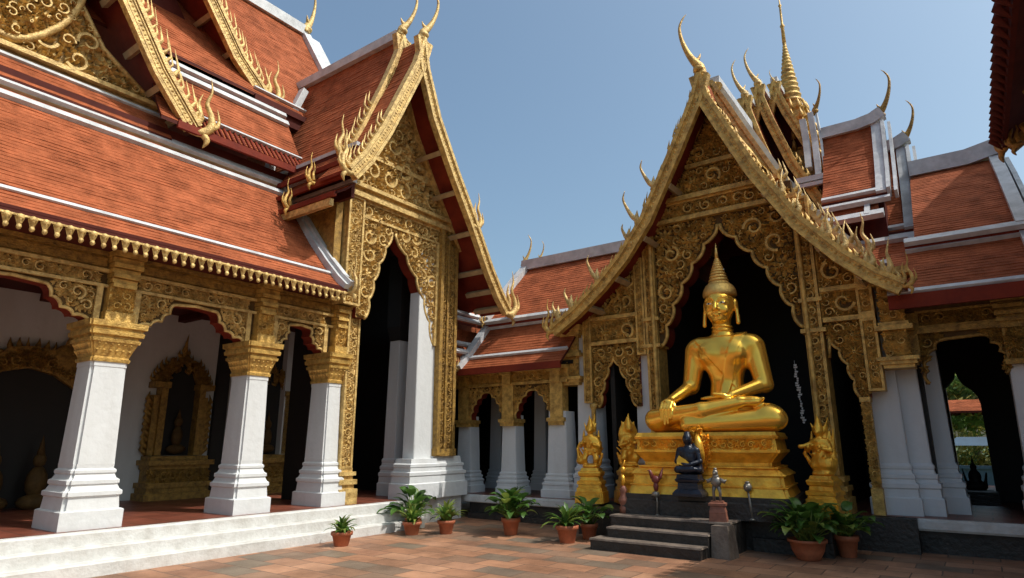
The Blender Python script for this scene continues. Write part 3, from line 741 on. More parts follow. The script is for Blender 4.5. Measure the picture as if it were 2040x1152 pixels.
def soffit_ribs(parent, pts, ax, X0, X1, idx, wd=.11, off=.10, m='rafter'):
    """purlins crossing the red soffit under an overhang"""
    for i in idx:
        b = MB()
        p = pts[int(i)] + (pts[min(int(i)+1, len(pts)-1)] - pts[int(i)])*(i - int(i))
        t = (pts[min(int(i)+1, len(pts)-1)] - pts[max(int(i)-1, 0)]).normalized() if i == int(i) else (pts[int(i)+1]-pts[int(i)]).normalized()
        n = outn(t)
        q0 = p - n*(off+.09); 
        if ax == 'X': a, c = Vector((X0, q0.y, q0.z)), Vector((X1, q0.y, q0.z))
        else: a, c = Vector((q0.x, X0, q0.z)), Vector((q0.x, X1, q0.z))
        rs = [[e - t*wd*.5 - n*.05, e + t*wd*.5 - n*.05, e + t*wd*.5 + n*.06, e - t*wd*.5 + n*.06] for e in (a, c)]
        b.rings(rs)
        obj('purlin', b, m, parent)

G1 = [(1.15, 14.0), (2.0, 12.5), (2.95, 10.95), (3.91, 9.44), (4.6, 8.35), (5.31, 7.50)]
G1m = [(2.3-y, z) for y, z in G1]
def slope_roof(mb, pts, ax, a0, a1, th=.07):
    mb.roof(pts, ax, a0, a1, th)
b = MB(); slope_roof(b, G1, 'X', -15.2, -11.33); slope_roof(b, G1m, 'X', -15.2, -11.33)
o1 = obj('gable_roof', b, ['tile', 'red'], hall)
r = rakes(G1, -11.30); gable_trim(o1, r, (1, 0, 0), 0, .36, .15, enddir=(0.4, 1, 0), endh=1.0, hooks=[(4, (0, .3, 1), .0001)] if False else ())
gable_trim(o1, rakes(G1m, -11.30), (1, 0, 0), 0, .30, .17)
soffit_ribs(o1, r, 'X', -12.0, -11.36, [1.3, 2.1, 2.9, 3.6, 4.2, 4.75])
ty = [(1.15, 12.7), (2.75, 10.05), (3.75, 8.6), (4.75, 7.92), (-2.45, 7.92), (-1.45, 8.6), (-.45, 10.05)]
FT = FX(-11.98)
b = MB(); b.prism(ty, FT, -.15, 0, 1)
scrolls(b, FT, ty, .22, .035, .10, 77, 0, 0, 1.8)
edge_bead(b, [ty[0], ty[1], ty[2], ty[3]], FT, .03, .06)
b.fbox(FT, -2.6, 4.9, 7.86, 7.94, -.02, .14)
ring = [(1.15 + 2.15*math.cos(a), 9.55 + 1.95*math.sin(a)) for a in np.linspace(0, 6.283, 49)]
ring = [(a, max(z, 8.05)) for a, z in ring]
b.tube([FT(a, z, .08) for a, z in ring], .07, 8)
scrolls(b, FT, [(1.15 + 2.12*math.cos(a), max(8.05, 9.55 + 1.92*math.sin(a))) for a in np.linspace(-1.35, .9, 24)] + [(1.15 + 1.62*math.cos(a), max(8.2, 9.55 + 1.45*math.sin(a))) for a in np.linspace(.9, -1.35, 24)], .16, .035, .10, 78, 0, .08, 1.6)
b.tube([FT(1.15 + 1.9*math.cos(a), max(8.15, 9.55 + 1.72*math.sin(a)), .09) for a in np.linspace(0, 6.283, 49)], .03, 6)
obj('tympanum', b, ['goldpale', 'goldground'], o1)

G2 = [(3.6, 15.4), (4.6, 13.75), (5.35, 12.55), (6.04, 11.5), (6.8, 10.45), (7.57, 9.75)]
G2m = [(7.2-y, z) for y, z in G2]
b = MB(); slope_roof(b, G2, 'X', -15.6, -12.83); slope_roof(b, G2m, 'X', -15.6, -12.83)
o2 = obj('gable_roof', b, ['tile', 'red'], hall)
r = rakes(G2, -12.80); gable_trim(o2, r, (1, 0, 0), 0, .36, .15, enddir=(0.3, 1, 0), endh=1.0)
gable_trim(o2, rakes(G2m, -12.80), (1, 0, 0), 0, .30, .17)
soffit_ribs(o2, r, 'X', -13.6, -12.86, [1.6, 2.4, 3.2, 3.9, 4.6])
b = MB(); FT2 = FX(-13.6)
ty2 = [(3.6, 14.2), (5.0, 12.4), (6.6, 9.9), (.6, 9.9), (2.2, 12.4)]
b.prism(ty2, FT2, -.1, 0, 0)
obj('gable_wall', b, 'darkred', o2)
# ================================================================== LEFT GATE PORCH (tall gilded gable)
gate = thing('gate_porch', (-10.5, 9.2, .5), 'tall narrow gilded porch with a pointed black archway beside the left hall', 'temple porch')
FG = FX(-9.70)
AR = scallop((10.34, 3.75), (9.02, 6.05), 5, .07, -.20, 6, 1)      # right arch edge, up to the point
AL = scallop((8.92, 6.05), (8.28, 4.05), 5, .06, -.08, 6, 1)
arch = AL[::-1]
outer = [(8.06, 4.05), (8.06, 6.50), (10.36, 6.50), (10.36, 3.75)]
poly = outer + AR + AL
b = MB(); b.prism(poly, FG, -.28, 0, 1, 2)
edge_bead(b, AR, FG, .0, .035); edge_bead(b, AL, FG, .0, .035)
scrolls(b, FG, outer + [(a+.05, z) for a, z in AR] + [(a-.05, z) for a, z in AL], .19, .03, .06, 21, 0, 0, 1.4)
b.fbox(FG, 8.06, 10.36, 6.14, 6.19, -.01, .07); b.fbox(FG, 8.06, 10.36, 6.46, 6.52, -.01, .07)
b.fbox(FG, 10.28, 10.36, 3.75, 6.14, -.01, .07)
obj('arch_panel', b, ['goldpale', 'goldground', 'red'], gate)
b = MB()
b.fbox(FG, 7.55, 11.05, 6.52, 6.62, -.3, .16); b.fbox(FG, 7.55, 11.05, 6.62, 6.72, -.3, .10); b.fbox(FG, 7.55, 11.05, 6.72, 6.80, -.3, .20)
obj('beam', b, 'goldpale', gate)
ty = [(7.62, 6.82), (10.75, 6.82), (10.25, 7.55), (9.55, 8.55), (9.10, 9.55), (8.86, 10.0), (8.62, 9.55), (8.30, 8.55), (7.80, 7.55)]
b = MB(); b.prism(ty, FG, -.15, 0, 1)
scrolls(b, FG, ty, .24, .035, .08, 23, 0, 0, 1.6)
b.fbox(FG, 7.82, 10.2, 7.52, 7.62, -.02, .07)
edge_bead(b, ty + ty[:1], FG, .02, .045)
obj('tympanum', b, ['goldpale', 'goldground'], gate)
# left post, right pilaster
b = MB()
b.fbox(FG, 7.66, 8.06, 4.25, 6.52, -.35, .06); b.fbox(FG, 7.70, 8.02, 4.3, 6.4, .06, .075, 1)
frame_rect(b, FG, 7.66, 8.06, 4.25, 6.52, .045, .05, .11)
scrolls(b, FG, [(7.72, 4.3), (8.0, 4.3), (8.0, 6.4), (7.72, 6.4)], .10, .03, .035, 25, 0, .075)
b.fbox(FG, 7.98, 8.28, 1.15, 4.25, -.42, -.14); b.fbox(FG, 8.02, 8.24, 1.3, 4.2, -.14, -.125, 1)
frame_rect(b, FG, 7.98, 8.28, 1.15, 4.25, .045, -.14, -.09)
scrolls(b, FG, [(8.03, 1.25), (8.23, 1.25), (8.23, 4.2), (8.03, 4.2)], .09, .03, .035, 28, 0, -.125)
for z0, z1, e in ((.5, .78, .10), (.78, .86, .05), (.86, .95, .09), (.95, 1.02, .03), (1.02, 1.09, .07), (1.09, 1.16, .02)):
    b.fbox(FG, 7.98-e*.3, 8.28+e, z0, z1, -.44, -.12+e)
obj('gilded_post', b, ['goldpale', 'goldground'], gate)
b = MB()
b.fbox(FG, 10.36, 10.98, 1.36, 6.52, -.62, .06); b.fbox(FG, 10.44, 10.90, 1.5, 6.4, .06, .075, 1)
b.fbox(FG, 10.36, 10.46, 1.37, 6.52, .06, .16); b.fbox(FG, 10.90, 10.99, 1.37, 6.52, .06, .12); b.fbox(FG, 10.62, 10.68, 1.37, 6.52, .06, .13)
b.fbox(FG, 10.34, 11.02, 1.345, 1.50, -.64, .14)
scrolls(b, FG, [(10.47, 1.55), (10.62, 1.55), (10.62, 6.4), (10.47, 6.4)], .07, .03, .035, 26, 0, .075)
scrolls(b, FG, [(10.68, 1.55), (10.9, 1.55), (10.9, 6.4), (10.68, 6.4)], .09, .03, .03, 27, 0, .075)
obj('gilded_pilaster', b, ['patina', 'lacq'], gate)
# white columns behind and below
def plain_col(parent, cx, cy, z0, hx, hy, zt, name='column', taper=.86, h=1.0):
    b = MB()
    P = [(0, 1.0), (.26, 1.0), (.28, .92), (.40, .90), (.42, .95), (.48, .95), (.50, .86), (.55, .83), (.57, .87), (.62, .87), (.64, .78), (.70, .75), (.72, .78), (.76, .78), (.80, .70)]
    b.stack(cx, cy, [(z0+z*h, hx*u, hy*u) for z, u in P], 0.0)
    b.stack(cx, cy, [(z0+.795*h, hx*.70, hy*.70), (zt, hx*.70*taper, hy*.70*taper)], .06)
    return obj(name, b, 'white', parent)
b = MB()
b.stack(-9.74, 9.97, [(.5+z, .29*u, .50*u) for z, u in [(0, 1.0), (.30, 1.0), (.32, .93), (.45, .90), (.47, .95), (.53, .95), (.55, .86), (.62, .84), (.64, .88), (.69, .88), (.71, .80), (.80, .76)]])
b.stack(-9.84, 10.10, [(1.29, .17, .30), (5.9, .14, .26)], .06); obj('column', b, 'white', gate)
plain_col(gate, -10.7, 10.25, .5, .26, .26, 3.95)
b = MB(); b.stack(-10.7, 10.25, [(3.93, .17, .17), (4.1, .19, .19), (4.25, .22, .22), (6.0, .22, .22)]); obj('column_head', b, 'black', gate)  # dark capital; the black above it paints in the porch shade
b = MB(); P = [(0, 1.0), (.30, 1.0), (.32, .93), (.45, .90), (.47, .95), (.53, .95), (.55, .86), (.62, .84), (.64, .88), (.69, .88), (.71, .80), (.845, .76)]
b.stack(-9.99, 10.80, [(.5+z, .46*u, .60*u) for z, u in P])
obj('pedestal', b, 'white', gate)
b = MB(); b.box(-14.0, -13.9, 7.7, 11.3, .5, 7.0); b.box(-14, -9.98, 11.02, 11.10, .5, 7.0); b.box(-14, -9.95, 7.6, 11.1, 6.45, 6.52); b.box(-14, -10.1, 8.2, 11.0, 6.0, 6.1); b.box(-11.9, -9.99, 8.3, 8.32, .5, 6.0)
b.box(-11.4, -9.98, 7.66, 7.80, 4.3, 6.4)
obj('inner_wall', b, 'black', gate)
b = MB(); b.box(-11.6, -9.74, 7.5, 7.62, 4.3, 6.5); b.fbox(FY(7.5), -11.5, -9.8, 6.2, 6.32, 0, .06); b.fbox(FY(7.5), -9.95, -9.74, 4.3, 6.5, 0, .05)
obj('side_wall', b, 'patina', gate)
# roof: front tier and taller rear tier
Rr = [(8.82, 10.46), (8.96, 9.75), (9.38, 8.72), (10.02, 7.69), (10.75, 6.62), (11.33, 5.68), (11.75, 5.12), (12.08, 4.78)]
Rl = [(8.82, 10.46), (8.62, 9.75), (8.26, 8.95), (7.76, 7.85), (7.32, 7.06), (6.98, 6.62)]
Br = [(8.84, 10.82), (8.98, 10.1), (9.35, 9.2), (9.95, 8.1), (10.75, 6.95), (11.4, 6.0)]
Bl = [(8.84, 10.82), (8.62, 10.1), (8.36, 9.40), (7.83, 8.12), (7.58, 7.58), (7.42, 7.28)]
b = MB(); slope_roof(b, Rr, 'X', -9.75, -8.93); slope_roof(b, Rl, 'X', -9.75, -8.93)
slope_roof(b, [(y, z-.06) for y, z in Br], 'X', -14.5, -9.64); slope_roof(b, [(y, z-.06) for y, z in Bl], 'X', -14.5, -9.64)
slope_roof(b, [(10.9, 6.5), (11.4, 5.75), (12.0, 4.9)], 'X', -12.5, -9.75)
o = obj('roof', b, ['tile', 'red'], gate)
r = [Vector((-8.9, y, z)) for y, z in Rr]
gable_trim(o, r, (1, 0, 0), 0, .11, .10, enddir=(.2, 1, 0), endh=.95, hooks=[(4, (.1, 1, 0), .75)], bw=.20, f0=.05, grow=0)
soffit_ribs(o, r, 'X', -9.72, -8.96, [2.6, 3.35, 4.15, 5.0, 5.75, 6.6])
r2 = [Vector((-8.9, y, z)) for y, z in Rl]
gable_trim(o, r2, (1, 0, 0), 0, .24, .15, enddir=(.1, -1, 0), endh=.70, bw=.24, f0=.62, grow=.4)
gable_trim(o, [Vector((-9.6, y, z)) for y, z in Bl], (1, 0, 0), 0, .28, .16, enddir=(.1, -1, 0), endh=.8, bw=.30, f0=.58, grow=.3)
gable_trim(o, [Vector((-9.6, y, z)) for y, z in Br], (1, 0, 0), 0, .2, .16, bw=.22, crest=False)
for x, z in ((-8.88, 10.55), (-9.58, 10.95)):
    b = MB(); chofa(b, (x, 8.83, z), (.35, .6, 0), 1.27); obj('roof_finial', b, 'goldpale', o)
b = MB(); b.sweep([(-14.4, 8.84, 10.80), (-9.66, 8.84, 10.80)], (0, 1, 0), -.13, .13, -.06, .17)
b.sweep([(-12.75, 8.55, 10.35), (-12.72, 7.9, 8.6), (-12.35, 7.55, 7.55)], (1, 0, 0), -.10, .10, -.02, .14)
obj('ridge_cap', b, 'trim', o)
# stepped side eaves on the near side
b = MB(); c = MB(); d = MB()
for k, (yo, zo, yi, zi, xa, xb) in enumerate([(7.22, 7.02, 7.5, 7.40, -11.9, -9.22), (7.06, 6.60, 7.42, 6.98, -11.7, -9.10), (6.96, 6.22, 7.42, 6.56, -11.5, -9.16)]):
    b.roof([(yi, zi), ((yo+yi)/2, (zo+zi)/2-.03), (yo, zo)], 'X', xa, xb, .05)
    c.sweep([(xa, yi-.02, zi+.01), (xb, yi-.02, zi+.01)], (0, 1, 0), -.05, .05, -.02, .06)
    d.box(xa, xb, yo-.03, yo+.03, zo-.09, zo+.01)
q = obj('side_eave', b, ['tile', 'darkred'], gate); obj('white_band', c, 'trim', q); obj('eave_board', d, 'red', q)
b = MB(); b.box(-11.5, -9.3, 7.44, 7.52, 6.3, 7.4); obj('upper_wall', b, 'darkred', gate)
for x, y, z in ((-9.95, 7.0, 6.66), (-10.6, 6.96, 6.26)):
    b = MB(); naga(b, (x, y, z), (.1, -1, 0), .55); obj('eave_finial', b, 'gold', q)
b = MB(); b.sweep([(-11.6, 6.99, 6.06), (-9.3, 6.99, 6.06)], (0, 1, 0), -.04, .05, -.08, .06); obj('eave_beam', b, 'goldpale', q)

# ================================================================== COURT WING (low gallery across the back)
cw = thing('gallery_wing', (-8, 13, .5), 'low tiled gallery with gilded arches between the tall porch and the statue shrine', 'temple gallery')
b = MB(); b.box(-9.60, -6.2, 11.45, 16.4, .34, .5); b.box(-13, -9.6, 11.5, 16.4, .34, .5)
b.box(-9.63, -6.2, 11.40, 11.46, .36, .47)
obj('floor_edge', b, 'kerb', cw)
b = MB(); b.box(-9.55, -6.2, 11.52, 16, .004, .34); b.box(-9.5, -6.2, 11.40, 11.52, .004, .12)
obj('black_plinth', b, 'stone', cw)
b = MB(); b.add([(-13, 11.55, .503), (-6.2, 11.55, .503), (-6.2, 16.4, .503), (-13, 16.4, .503)], [(0, 1, 2, 3)])
obj('tiled_floor', b, 'floor', cw)
for (x, y, hx, zt) in [(-8.72, 12.05, .30, 2.25), (-7.40, 12.05, .36, 2.30), (-10.05, 12.05, .30, 2.25)]:
    plain_col(cw, x, y, .5, hx, hx*.9, zt, h=.62)
for x in (-10.3, -8.9, -7.3): plain_col(cw, x, 13.6, .5, .26, .26, 3.2, h=.6)
FC = FY(11.88)
ctrs = [-10.05, -8.72, -7.40]
for i in range(2):
    a0, a1 = ctrs[i], ctrs[i+1]; mid = (a0+a1)/2; hw = (a1-a0)/2-.20
    aL = scallop((mid-hw, 2.15), (mid, 2.80), 4, .05, .10, 5, 1); aR = scallop((mid, 2.80), (mid+hw, 2.15), 4, .05, .10, 5, 1)
    b = MB(); b.prism([(a0, 2.15)] + aL + aR[1:] + [(a1, 2.15), (a1, 2.92), (a0, 2.92)], FC, -.22, 0, 1, 2)
    edge_bead(b, aL + aR, FC, 0, .028)
    scrolls(b, FC, [(a0+.16, 2.2)] + [(a, z+.05) for a, z in aL+aR] + [(a1-.16, 2.2), (a1-.16, 2.88), (a0+.16, 2.88)], .12, .03, .05, 40+i, 0)
    obj('arch_panel', b, ['gold', 'lacq', 'red'], cw)
b = MB()
for x in ctrs:
    b.fbox(FC, x-.16, x+.16, 2.15, 2.92, -.2, .06); b.fbox(FC, x-.22, x+.22, 2.08, 2.16, -.34, .12); b.fbox(FC, x-.19, x+.19, 2.0, 2.08, -.32, .09)
    b.fbox(FC, x-.12, x+.12, 2.94, 3.24, -.1, .12); b.fbox(FC, x-.17, x+.17, 3.16, 3.25, -.1, .16)
b.fbox(FC, -10.4, -7.1, 2.92, 2.98, -.24, .08); b.fbox(FC, -10.4, -7.1, 2.98, 3.22, -.24, .02); b.fbox(FC, -10.4, -7.1, 3.22, 3.30, -.24, .10)
scrolls(b, FC, [(-10.3, 3.0), (-7.15, 3.0), (-7.15, 3.2), (-10.3, 3.2)], .09, .03, .04, 44, 0, .02)
obj('beam', b, 'gold', cw)
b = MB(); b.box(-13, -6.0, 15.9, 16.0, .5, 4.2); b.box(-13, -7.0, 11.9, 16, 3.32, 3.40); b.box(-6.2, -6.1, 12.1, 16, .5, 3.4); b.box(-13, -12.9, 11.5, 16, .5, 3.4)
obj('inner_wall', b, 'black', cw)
XL = -9.72
pr1 = [(11.25, 3.30), (11.6, 3.62), (11.95, 3.98), (12.35, 4.42)]
pr2 = [(12.30, 4.62), (12.7, 5.02), (13.3, 5.62), (14.1, 6.40)]
b = MB(); b.roof(pr1, 'X', XL, -6.92, .07); b.roof(pr2, 'X', XL, -6.0, .07); b.roof([(14.1, 6.4), (16.2, 4.2)], 'X', XL, -6, .07)
o = obj('roof', b, ['tile', 'darkred'], cw)
b = MB(); b.box(XL, -6.92, 11.22, 11.28, 3.16, 3.31); obj('eave_board', b, 'red', o)
b = MB(); b.box(XL, -6.92, 12.25, 12.36, 4.45, 4.6); obj('eave_board', b, 'red', o)
b = MB()
b.sweep([(XL, 12.32, 4.44), (-6.92, 12.32, 4.44)], (0, .7, .7), -.05, .05, -.02, .06); b.sweep([(XL, 12.24, 4.56), (-6.92, 12.24, 4.56)], (0, .7, .7), -.05, .06, -.02, .07)
b.sweep([(XL, 11.55, 3.60), (-6.92, 11.55, 3.60)], (0, .7, .7), -.035, .035, -.02, .04)
obj('white_band', b, 'trim', o)
b = MB(); b.sweep([(XL-.1, 14.1, 6.4), (-6, 14.1, 6.4)], (0, 1, 0), -.14, .14, -.04, .24); obj('ridge_cap', b, 'trim', o)
b = MB()
b.sweep([(XL, y, z) for y, z in pr1], (1, 0, 0), -.12, .08, -.04, .12); b.sweep([(XL, y, z) for y, z in pr2], (1, 0, 0), -.12, .08, -.04, .14)
b.sweep([(XL-.22, y, z-.12) for y, z in pr2], (1, 0, 0), -.10, .10, -.04, .12)
obj('verge', b, 'trim', o)
for p, h in (((XL-.1, 14.1, 6.6), .85), ((XL+.45, 14.05, 6.6), .55)):
    b = MB(); chofa(b, p, (.8, .3, 0), h); obj('roof_finial', b, 'goldpale', o)
for p, h in (((XL, 12.2, 4.6), .4), ((XL, 11.2, 3.35), .35)):
    b = MB(); naga(b, p, (-.6, -1, 0), h); obj('eave_finial', b, 'goldpale', o)
# hidden corner roof pieces between the tall porch and the gallery
b = MB(); b.roof([(-9.85, 4.5), (-10.5, 5.1), (-11.4, 6.0)], 'Y', 11.1, 13.6, .07); b.roof([(-9.72, 3.5), (-10.4, 4.2)], 'Y', 11.1, 12.4, .07); b.box(-12.6, -10.2, 11.12, 14, 3.2, 4.4); b.box(-12.6, -11.2, 11.12, 14, 4.4, 5.7)
q = obj('corner_roof', b, ['tile', 'darkred'], cw)
b = MB()
for (x, z) in [(-9.9, 4.58), (-10.1, 4.78), (-9.75, 3.74), (-9.95, 3.97)]: b.sweep([(x, 11.05, z), (x, 12.6, z)], (.7, 0, -.7), -.06, .06, -.01, .05)
obj('white_band', b, 'trim', q)
# ================================================================== STATUE SHRINE PORCH
sh = thing('shrine_porch', (-3.9, 13, .5), 'gilded shrine porch with steep carved gable sheltering the golden seated statue', 'shrine')
YW = 12.0
FS = FY(YW)
AL = scallop((-5.0, 3.50), (-3.66, 5.86), 6, .085, -.16, 6, -1)
AR = scallop((-3.60, 5.86), (-2.25, 3.62), 6, .085, -.16, 6, -1)
b = MB()
poly = [(-5.0, 3.50)] + AL[1:] + AR + [(-2.25, 6.05), (-5.0, 6.05)]
b.prism(poly, FS, -.42, 0, 1, 2)
edge_bead(b, AL, FS, 0, .04); edge_bead(b, AR, FS, 0, .04)
pl = [(-4.97, 3.75)] + [(a-.05, z+.03) for a, z in AL[3:-2]] + [(-3.72, 6.02), (-4.97, 6.02)]
prr = [(-3.54, 6.02)] + [(a+.05, z+.03) for a, z in AR[2:-3]] + [(-2.28, 3.85), (-2.28, 6.02)]
scrolls(b, FS, pl, .20, .03, .075, 61, 0, 0, 1.6); scrolls(b, FS, prr, .22, .03, .075, 62, 0, 0, 1.6)
obj('arch_panel', b, ['gold', 'lacq', 'red'], sh)
b = MB()
for x0, x1, zb in ((-5.25, -5.0, .5), (-2.25, -1.96, .5)):
    b.fbox(FS, x0, x1, zb, 6.05, -.34, .06); frame_rect(b, FS, x0, x1, zb+.6, 6.05, .05, .05, .10)
    b.fbox(FS, x0+.06, x1-.06, zb+.7, 5.95, .06, .07, 1)
    scrolls(b, FS, [(x0+.06, zb+.7), (x1-.06, zb+.7), (x1-.06, 5.95), (x0+.06, 5.95)], .085, .03, .035, 63, 0, .07)
    for z, e in ((4.05, .05), (3.5, .06)): b.fbox(FS, x0-e, x1+e, z, z+.07, -.3, .09+e)
    for z0, z1, e in ((.5, .75, .12), (.75, .85, .07), (.85, .93, .1), (.93, 1.0, .04), (1.0, 1.08, .07)): b.fbox(FS, x0-e, x1+e, z0, z1, -.38, .10+e)
for x in (-5.06, -2.19): b.lathe(x, YW-.13, [(.045, .9), (.06, 1.0), (.045, 1.1), (.045, 5.9), (.07, 6.0)], 8)
obj('gilded_post', b, ['gold', 'lacq'], sh)
b = MB()
for z0, z1, e in ((6.05, 6.13, .13), (6.13, 6.17, .07), (6.44, 6.48, .08), (6.48, 6.58, .16)): 
    w_ = (7.0-z0)*.62 + .9
    b.fbox(FS, -3.62-w_, -3.62+w_, z0, z1, -.3, e)
b.fbox(FS, -3.62-1.40, -3.62+1.40, 6.17, 6.44, -.3, .02, 1)
scrolls(b, FS, [(-5.0, 6.18), (-2.25, 6.18), (-2.4, 6.43), (-4.85, 6.43)], .125, .03, .06, 64, 0, .02)
obj('beam', b, ['gold', 'lacq'], sh)
b = MB(); ty = [(-4.75, 6.58), (-2.5, 6.58), (-2.9, 7.25), (-3.25, 7.9), (-3.58, 8.55), (-3.92, 7.9), (-4.28, 7.25)]
b.prism(ty, FS, -.2, 0, 1)
b.fbox(FS, -4.2, -3.0, 7.16, 7.25, -.02, .09)
scrolls(b, FS, [(-4.68, 6.6), (-2.57, 6.6), (-3.0, 7.14), (-4.2, 7.14)], .20, .03, .075, 65, 0, 0, 1.5)
scrolls(b, FS, [(-4.2, 7.27), (-3.0, 7.27), (-3.25, 7.8), (-3.58, 8.4), (-3.9, 7.8)], .17, .03, .075, 66, 0, 0, 1.5)
edge_bead(b, ty+ty[:1], FS, .02, .04)
obj('tympanum', b, ['gold', 'lacq'], sh)

# side bays
def side_bay(x0, x1, ztop0, ztop1, sgn, seed):
    b = MB(); mid = (x0+x1)/2
    # upright strips
    for xa, xb, zb in ((x0, x0+.20, 2.45 if sgn < 0 else 2.5), (x1-.20, x1, 3.38 if sgn < 0 else .5)):
        zt = ztop0 + (ztop1-ztop0)*((xa+xb)/2-x0)/(x1-x0)
        b.fbox(FS, xa, xb, zb, zt, -.2, .06); frame_rect(b, FS, xa, xb, zb, zt, .04, .05, .095)
        scrolls(b, FS, [(xa+.045, zb+.05), (xb-.045, zb+.05), (xb-.045, zt-.05), (xa+.045, zt-.05)], .07, .028, .03, seed, 0, .065)
    a0, a1 = x0+.20, x1-.20
    up = [(a0, 4.28), (a1, 4.28), (a1, ztop1-.05), (a0, ztop0-.05)]
    lo = [(a0, 3.74), (a1, 3.74), (a1, 4.20), (a0, 4.20)]
    for k, P in enumerate((up, lo)):
        b.prism(P, FS, -.2, 0, 1); scrolls(b, FS, P, .20, .03, .07, seed+1+k, 0, 0, 1.4); edge_bead(b, P+P[:1], FS, .02, .03)
    b.fbox(FS, a0, a1, 4.20, 4.28, -.2, .10); b.fbox(FS, a0, a1, 3.66, 3.74, -.2, .10)
    m_ = (a0+a1)/2; off = .06*sgn
    L_ = scallop((a0+.10, 2.35), (m_+off, 3.45), 4, .05, -.05, 5, -1); R_ = scallop((m_+off, 3.45), (a1-.10, 2.35), 4, .05, -.05, 5, -1)
    P = [(a0, 2.35)] + L_ + R_[1:] + [(a1, 2.35), (a1, 3.66), (a0, 3.66)]
    b.prism(P, FS, -.2, 0, 1, 2); edge_bead(b, L_+R_[1:], FS, 0, .03)
    scrolls(b, FS, [(a0, 2.4)] + [(x, z+.04) for x, z in L_+R_[1:]] + [(a1, 2.4), (a1, 3.64), (a0, 3.64)], .13, .028, .06, seed+4, 0)
    for x in ((a0,) if sgn < 0 else ()): b.lathe(x, YW-.06, [(.05, .5), (.07, .8), (.05, .95), (.05, 2.3), (.08, 2.36), (.08, 2.42), (.04, 2.44)], 8)
    obj('side_bay_panel', b, ['gold', 'lacq', 'red'], sh)
side_bay(-6.74, -5.27, 4.55, 5.50, -1, 71)
def right_bay():
    b = MB(); x0, xm, x1 = -1.94, -1.38, -1.14
    for P, sd in (([(x0, 4.28), (xm, 4.28), (xm, 4.60), (x0, 5.0)], 82), ([(x0, 3.74), (xm, 3.74), (xm, 4.20), (x0, 4.20)], 83)):
        b.prism(P, FS, -.2, 0, 1); scrolls(b, FS, P, .20, .03, .07, sd, 0, 0, 1.4); edge_bead(b, P+P[:1], FS, .02, .03)
    b.fbox(FS, x0, x1, 4.20, 4.28, -.2, .10); b.fbox(FS, x0, x1, 3.66, 3.74, -.2, .10)
    E = scallop((-1.88, 3.44), (-1.52, 2.36), 4, .05, -.06, 5, -1)
    P = [(x0, 3.05)] + E + [(xm, 2.36), (xm, 3.66), (x0, 3.66)]
    b.prism(P, FS, -.3, 0, 1, 2); edge_bead(b, [(x0+.02, 3.05)] + E, FS, 0, .03)
    scrolls(b, FS, [(x0+.03, 3.2)] + [(x+.03, z+.03) for x, z in E] + [(xm, 2.4), (xm, 3.64), (x0+.03, 3.64)], .14, .028, .06, 84, 0, 0, 1.5)
    obj('side_bay_panel', b, ['gold', 'lacq', 'red'], sh)
    b = MB(); b.fbox(FS, xm, x1, 2.45, 4.55, -.2, .05); frame_rect(b, FS, xm, x1, 2.45, 3.66, .04, .05, .09); frame_rect(b, FS, xm, x1, 3.74, 4.20, .04, .05, .09)
    scrolls(b, FS, [(xm+.05, 2.5), (x1-.05, 2.5), (x1-.05, 3.62), (xm+.05, 3.62)], .08, .028, .035, 85, 0, .05); scrolls(b, FS, [(xm+.05, 3.8), (x1-.05, 3.8), (x1-.05, 4.15), (xm+.05, 4.15)], .09, .028, .035, 86, 0, .05)
    obj('side_bay_panel', b, 'gold', sh)
    b = MB(); b.fbox(FS, -1.53, -1.40, .5, 2.36, -.22, -.02); b.fbox(FS, -1.545, -1.385, 2.28, 2.36, -.22, .03); b.fbox(FS, -1.55, -1.385, .5, .9, -.24, .02)
    scrolls(b, FS, [(-1.52, .95), (-1.41, .95), (-1.41, 2.25), (-1.52, 2.25)], .05, .02, .025, 87, 0, -.02)
    obj('gilded_post', b, 'gold', sh)
right_bay()
plain_col(sh, -6.75, 12.25, .5, .34, .34, 4.3)
plain_col(sh, -5.42, 12.25, .5, .28, .28, 4.0)
plain_col(sh, -1.24, 12.52, .5, .36, .38, 4.4)
plain_col(sh, -.93, 12.70, .5, .34, .40, 4.0)
# outer gilded brackets under the eave ends
for x, zt, zb in ((-7.08, 4.15, 2.85), (-.90, 4.45, 2.80)):
    b = MB(); F = FY(12.0)
    b.fbox(F, x-.17, x+.17, zb+.18, zt, -.3, .05)
    for z0, z1, e in ((zb, zb+.06, .05), (zb+.06, zb+.12, .09), (zb+.12, zb+.18, .13), (zb+.62, zb+.70, .10), (zb+.70, zb+.76, .05), (zt-.26, zt-.2, .06), (zt-.2, zt-.12, .11), (zt-.12, zt, .16)): b.fbox(F, x-.17-e, x+.17+e, z0, z1, -.3, .05+e)
    scrolls(b, F, [(x-.15, zb+.2), (x+.15, zb+.2), (x+.15, zb+.6), (x-.15, zb+.6)], .09, .03, .04, 91, 0, .05)
    scrolls(b, F, [(x-.15, zb+.78), (x+.15, zb+.78), (x+.15, zt-.28), (x-.15, zt-.28)], .09, .03, .04, 92, 0, .05)
    obj('bracket', b, 'gold', sh)
